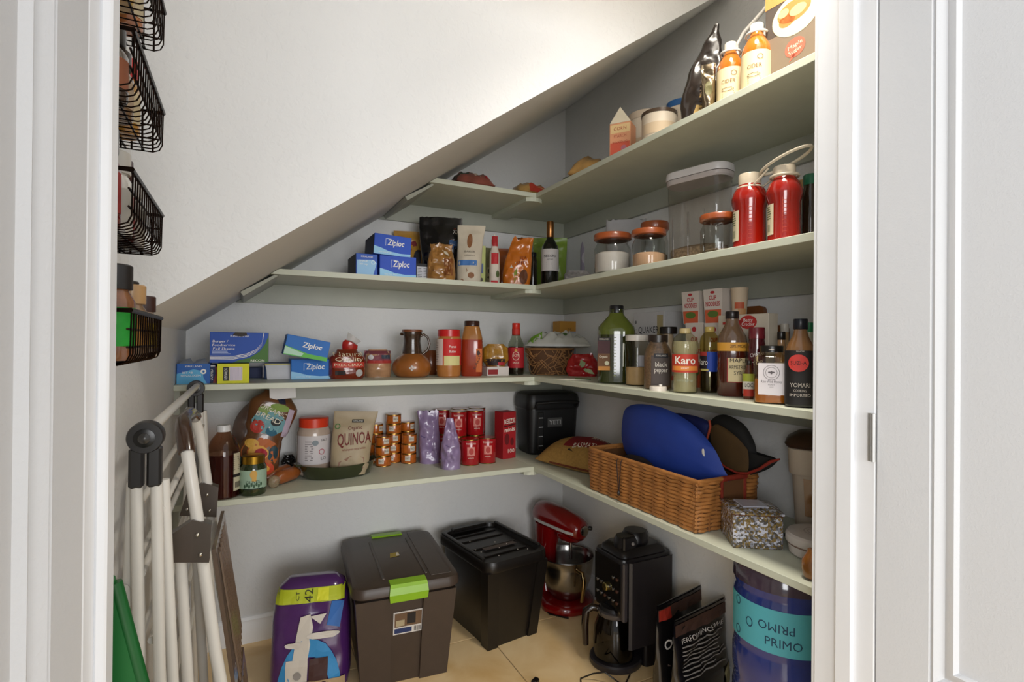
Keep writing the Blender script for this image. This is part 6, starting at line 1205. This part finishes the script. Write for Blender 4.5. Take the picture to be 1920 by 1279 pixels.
# dark green panel by the door lining
t = thing('green_board', 'dark green slanted board standing beside the left door lining', 'board', (-1.80, -1.925, 0))
obj('sheet', prism([(-.135, 0), (.165, 0), (-.07, 1.09), (-.09, 1.11), (-.135, 1.11)], -.008, .008), mat('#136a2c', .4, 'plain', .06, 6), t); obj('edge_band', tube([(.165, 0, .01), (-.07, 0, 1.085)], .009, 8), mat('#0f5a24', .4), t, smooth=60)
# wire spice baskets on the wall
XB, XW = -1.852, XL+.004; YN, YF = -1.952, -1.68; hb_ = .068
M_wire = mat('#241a15', .4, 'metal', .1, 30)
ZR = [ztop((XB, YF, 0), a, b) for a, b in ((305, 597), (310, 403), (315, 210), (318, 20))]
names = ('lowest', 'second from the bottom', 'third from the bottom', 'topmost')
for bi, zr in enumerate(ZR):
    t = thing('wire_basket', 'dark wire spice basket on the left wall, %s' % names[bi], 'wire basket', (XW, YF, zr-hb_), group='wall spice baskets'); dx = XB-XW; ly = YN-YF
    obj('rim', tube([(0, 0, hb_), (dx, 0, hb_), (dx, ly, hb_), (0, ly, hb_)], .0035, 6, closed=True), M_wire, t, smooth=60)
    for z in (hb_*.66, hb_*.33): obj('side_wire', tube([(0, -.001, z), (dx-.004, -.001, z), (dx-.003, ly+.001, z)], .0016, 5), M_wire, t, smooth=60)
    for x in (.025, .05, .075): obj('base_wire', tube([(x, 0, .002), (x, ly, .002)], .0016, 5), M_wire, t, smooth=60)
    me = None
    for k in range(16):
        y = ly*(k+.1)/15.6
        if me is None: o = obj('wire', tube([(0, 0, hb_), (0, 0, .0), (dx-.014, 0, .0), (dx-.005, 0, .004), (dx-.001, 0, .013), (dx, 0, hb_)], .0011, 5), M_wire, t, loc=(0, y, 0), smooth=60); me = o.data
        else: obj('wire', None, None, t, loc=(0, y, 0), me=me)
    for k in range(1, 7): obj('end_wire', tube([(dx*k/7, 0, hb_), (dx*k/7, 0, 0)], .0016, 5), M_wire, t, smooth=60)
# spice jars in them
def spice(y, x, zr, h, r, label, body, lidc, lab=None, fill=None):
    t = thing('spice_jar', label, 'spice jar', (XW+x, YF+y, zr-hb_+.0045), facecam((XW+x, YF+y, 0)), group='spice jars in the wall baskets')
    obj('body', lathe([(r*.94, 0), (r, .004), (r, h*.62), (r*.72, h*.72), (r*.72, h*.76)], 18), body, t, smooth=40); obj('lid', lathe([(r*.86, h*.74), (r*.88, h*.75), (r*.88, h*.985), (r*.8, h)], 18), lidc, t, smooth=40)
    if lab: dec(t, mcyl(r, .0008), 'label', ink(lab), grid(-r*1.3, r*1.3, h*.15, h*.55, 12, 1), smooth=1)
K = plastic('#1f1b19', .4)
z0 = ZR[0]
spice(-.215, .075, z0, .125, .0235, 'spice jar with bright green label and tall black lid in the lowest basket', mat('#8a5a3a', .15, 'coat', .4, 40), K, '#1d9a2c')
spice(-.165, .062, z0, .130, .019, 'spice jar with black lid and blue mark beside the green-labelled jar', mat('#a0602c', .15, 'coat', .4, 60), K, '#23405c')
spice(-.115, .078, z0, .108, .021, 'spice jar with orange speckled contents in the middle of the lowest basket', mat('#9a7a5c', .15, 'coat', .6, 60), plastic('#b08a5c'), '#c98f3c')
spice(-.065, .060, z0, .118, .023, 'spice jar with wide brown-black lid near the far end of the lowest basket', mat('#b08a3c', .15, 'coat', .5, 60), plastic('#2e2824', .4), '#4a3a3c')
spice(-.028, .082, z0, .098, .018, 'spice jar with yellow contents at the far end of the lowest basket', mat('#b9a08a', .15, 'coat', .2, 60), plastic('#3a2018', .4), '#d9b832')
z0 = ZR[1]
for k, (y, x, h, r, b, l, lab, c) in enumerate(((-.03, .06, .11, .022, '#b9b3a8', '#c4c0b8', 'silver-lidded jar at the far end of the second basket', '#8a8478'), (-.085, .055, .125, .022, '#5a2220', '#3a1a18', 'dark red jar in the second basket', '#7a2a28'), (-.14, .06, .12, .023, '#c9c4ba', '#b9b4aa', 'white jar with threaded lid in the second basket', '#a9a49a'), (-.2, .055, .135, .024, '#6a1f1c', '#241a18', 'tall dark jar nearest the door in the second basket', '#8f2a24'))): spice(y, x, z0, h, r, lab, mat(b, .2, 'coat', .2, 40), plastic(l), c)
z0 = ZR[2]
for k, (y, x, h, r, b, l, lab, c) in enumerate(((-.05, .055, .12, .022, '#c08a3a', '#c9241c', 'jar with bright red lid in the third basket', '#d8c49a'), (-.12, .055, .1, .024, '#8a6a4a', '#2a221e', 'brown jar in the third basket', '#b9a084'), (-.19, .06, .1, .024, '#4a3a30', '#1d1a18', 'dark jar nearest the door in the third basket', '#9a5a3a'))): spice(y, x, z0, h, r, lab, mat(b, .2, 'coat', .3, 40), plastic(l), c)
z0 = ZR[3]
for k, (y, x, h, r, b, l, lab, c) in enumerate(((-.045, .055, .11, .024, '#c07a4a', '#c9452c', 'orange and cream jar at the far end of the topmost basket', '#d8c9a4'), (-.115, .055, .11, .024, '#c9a24a', '#8a4a2a', 'yellow jar in the topmost basket', '#d9c070'))): spice(y, x, z0, h, r, lab, mat(b, .2, 'coat', .3, 40), plastic(l), c)
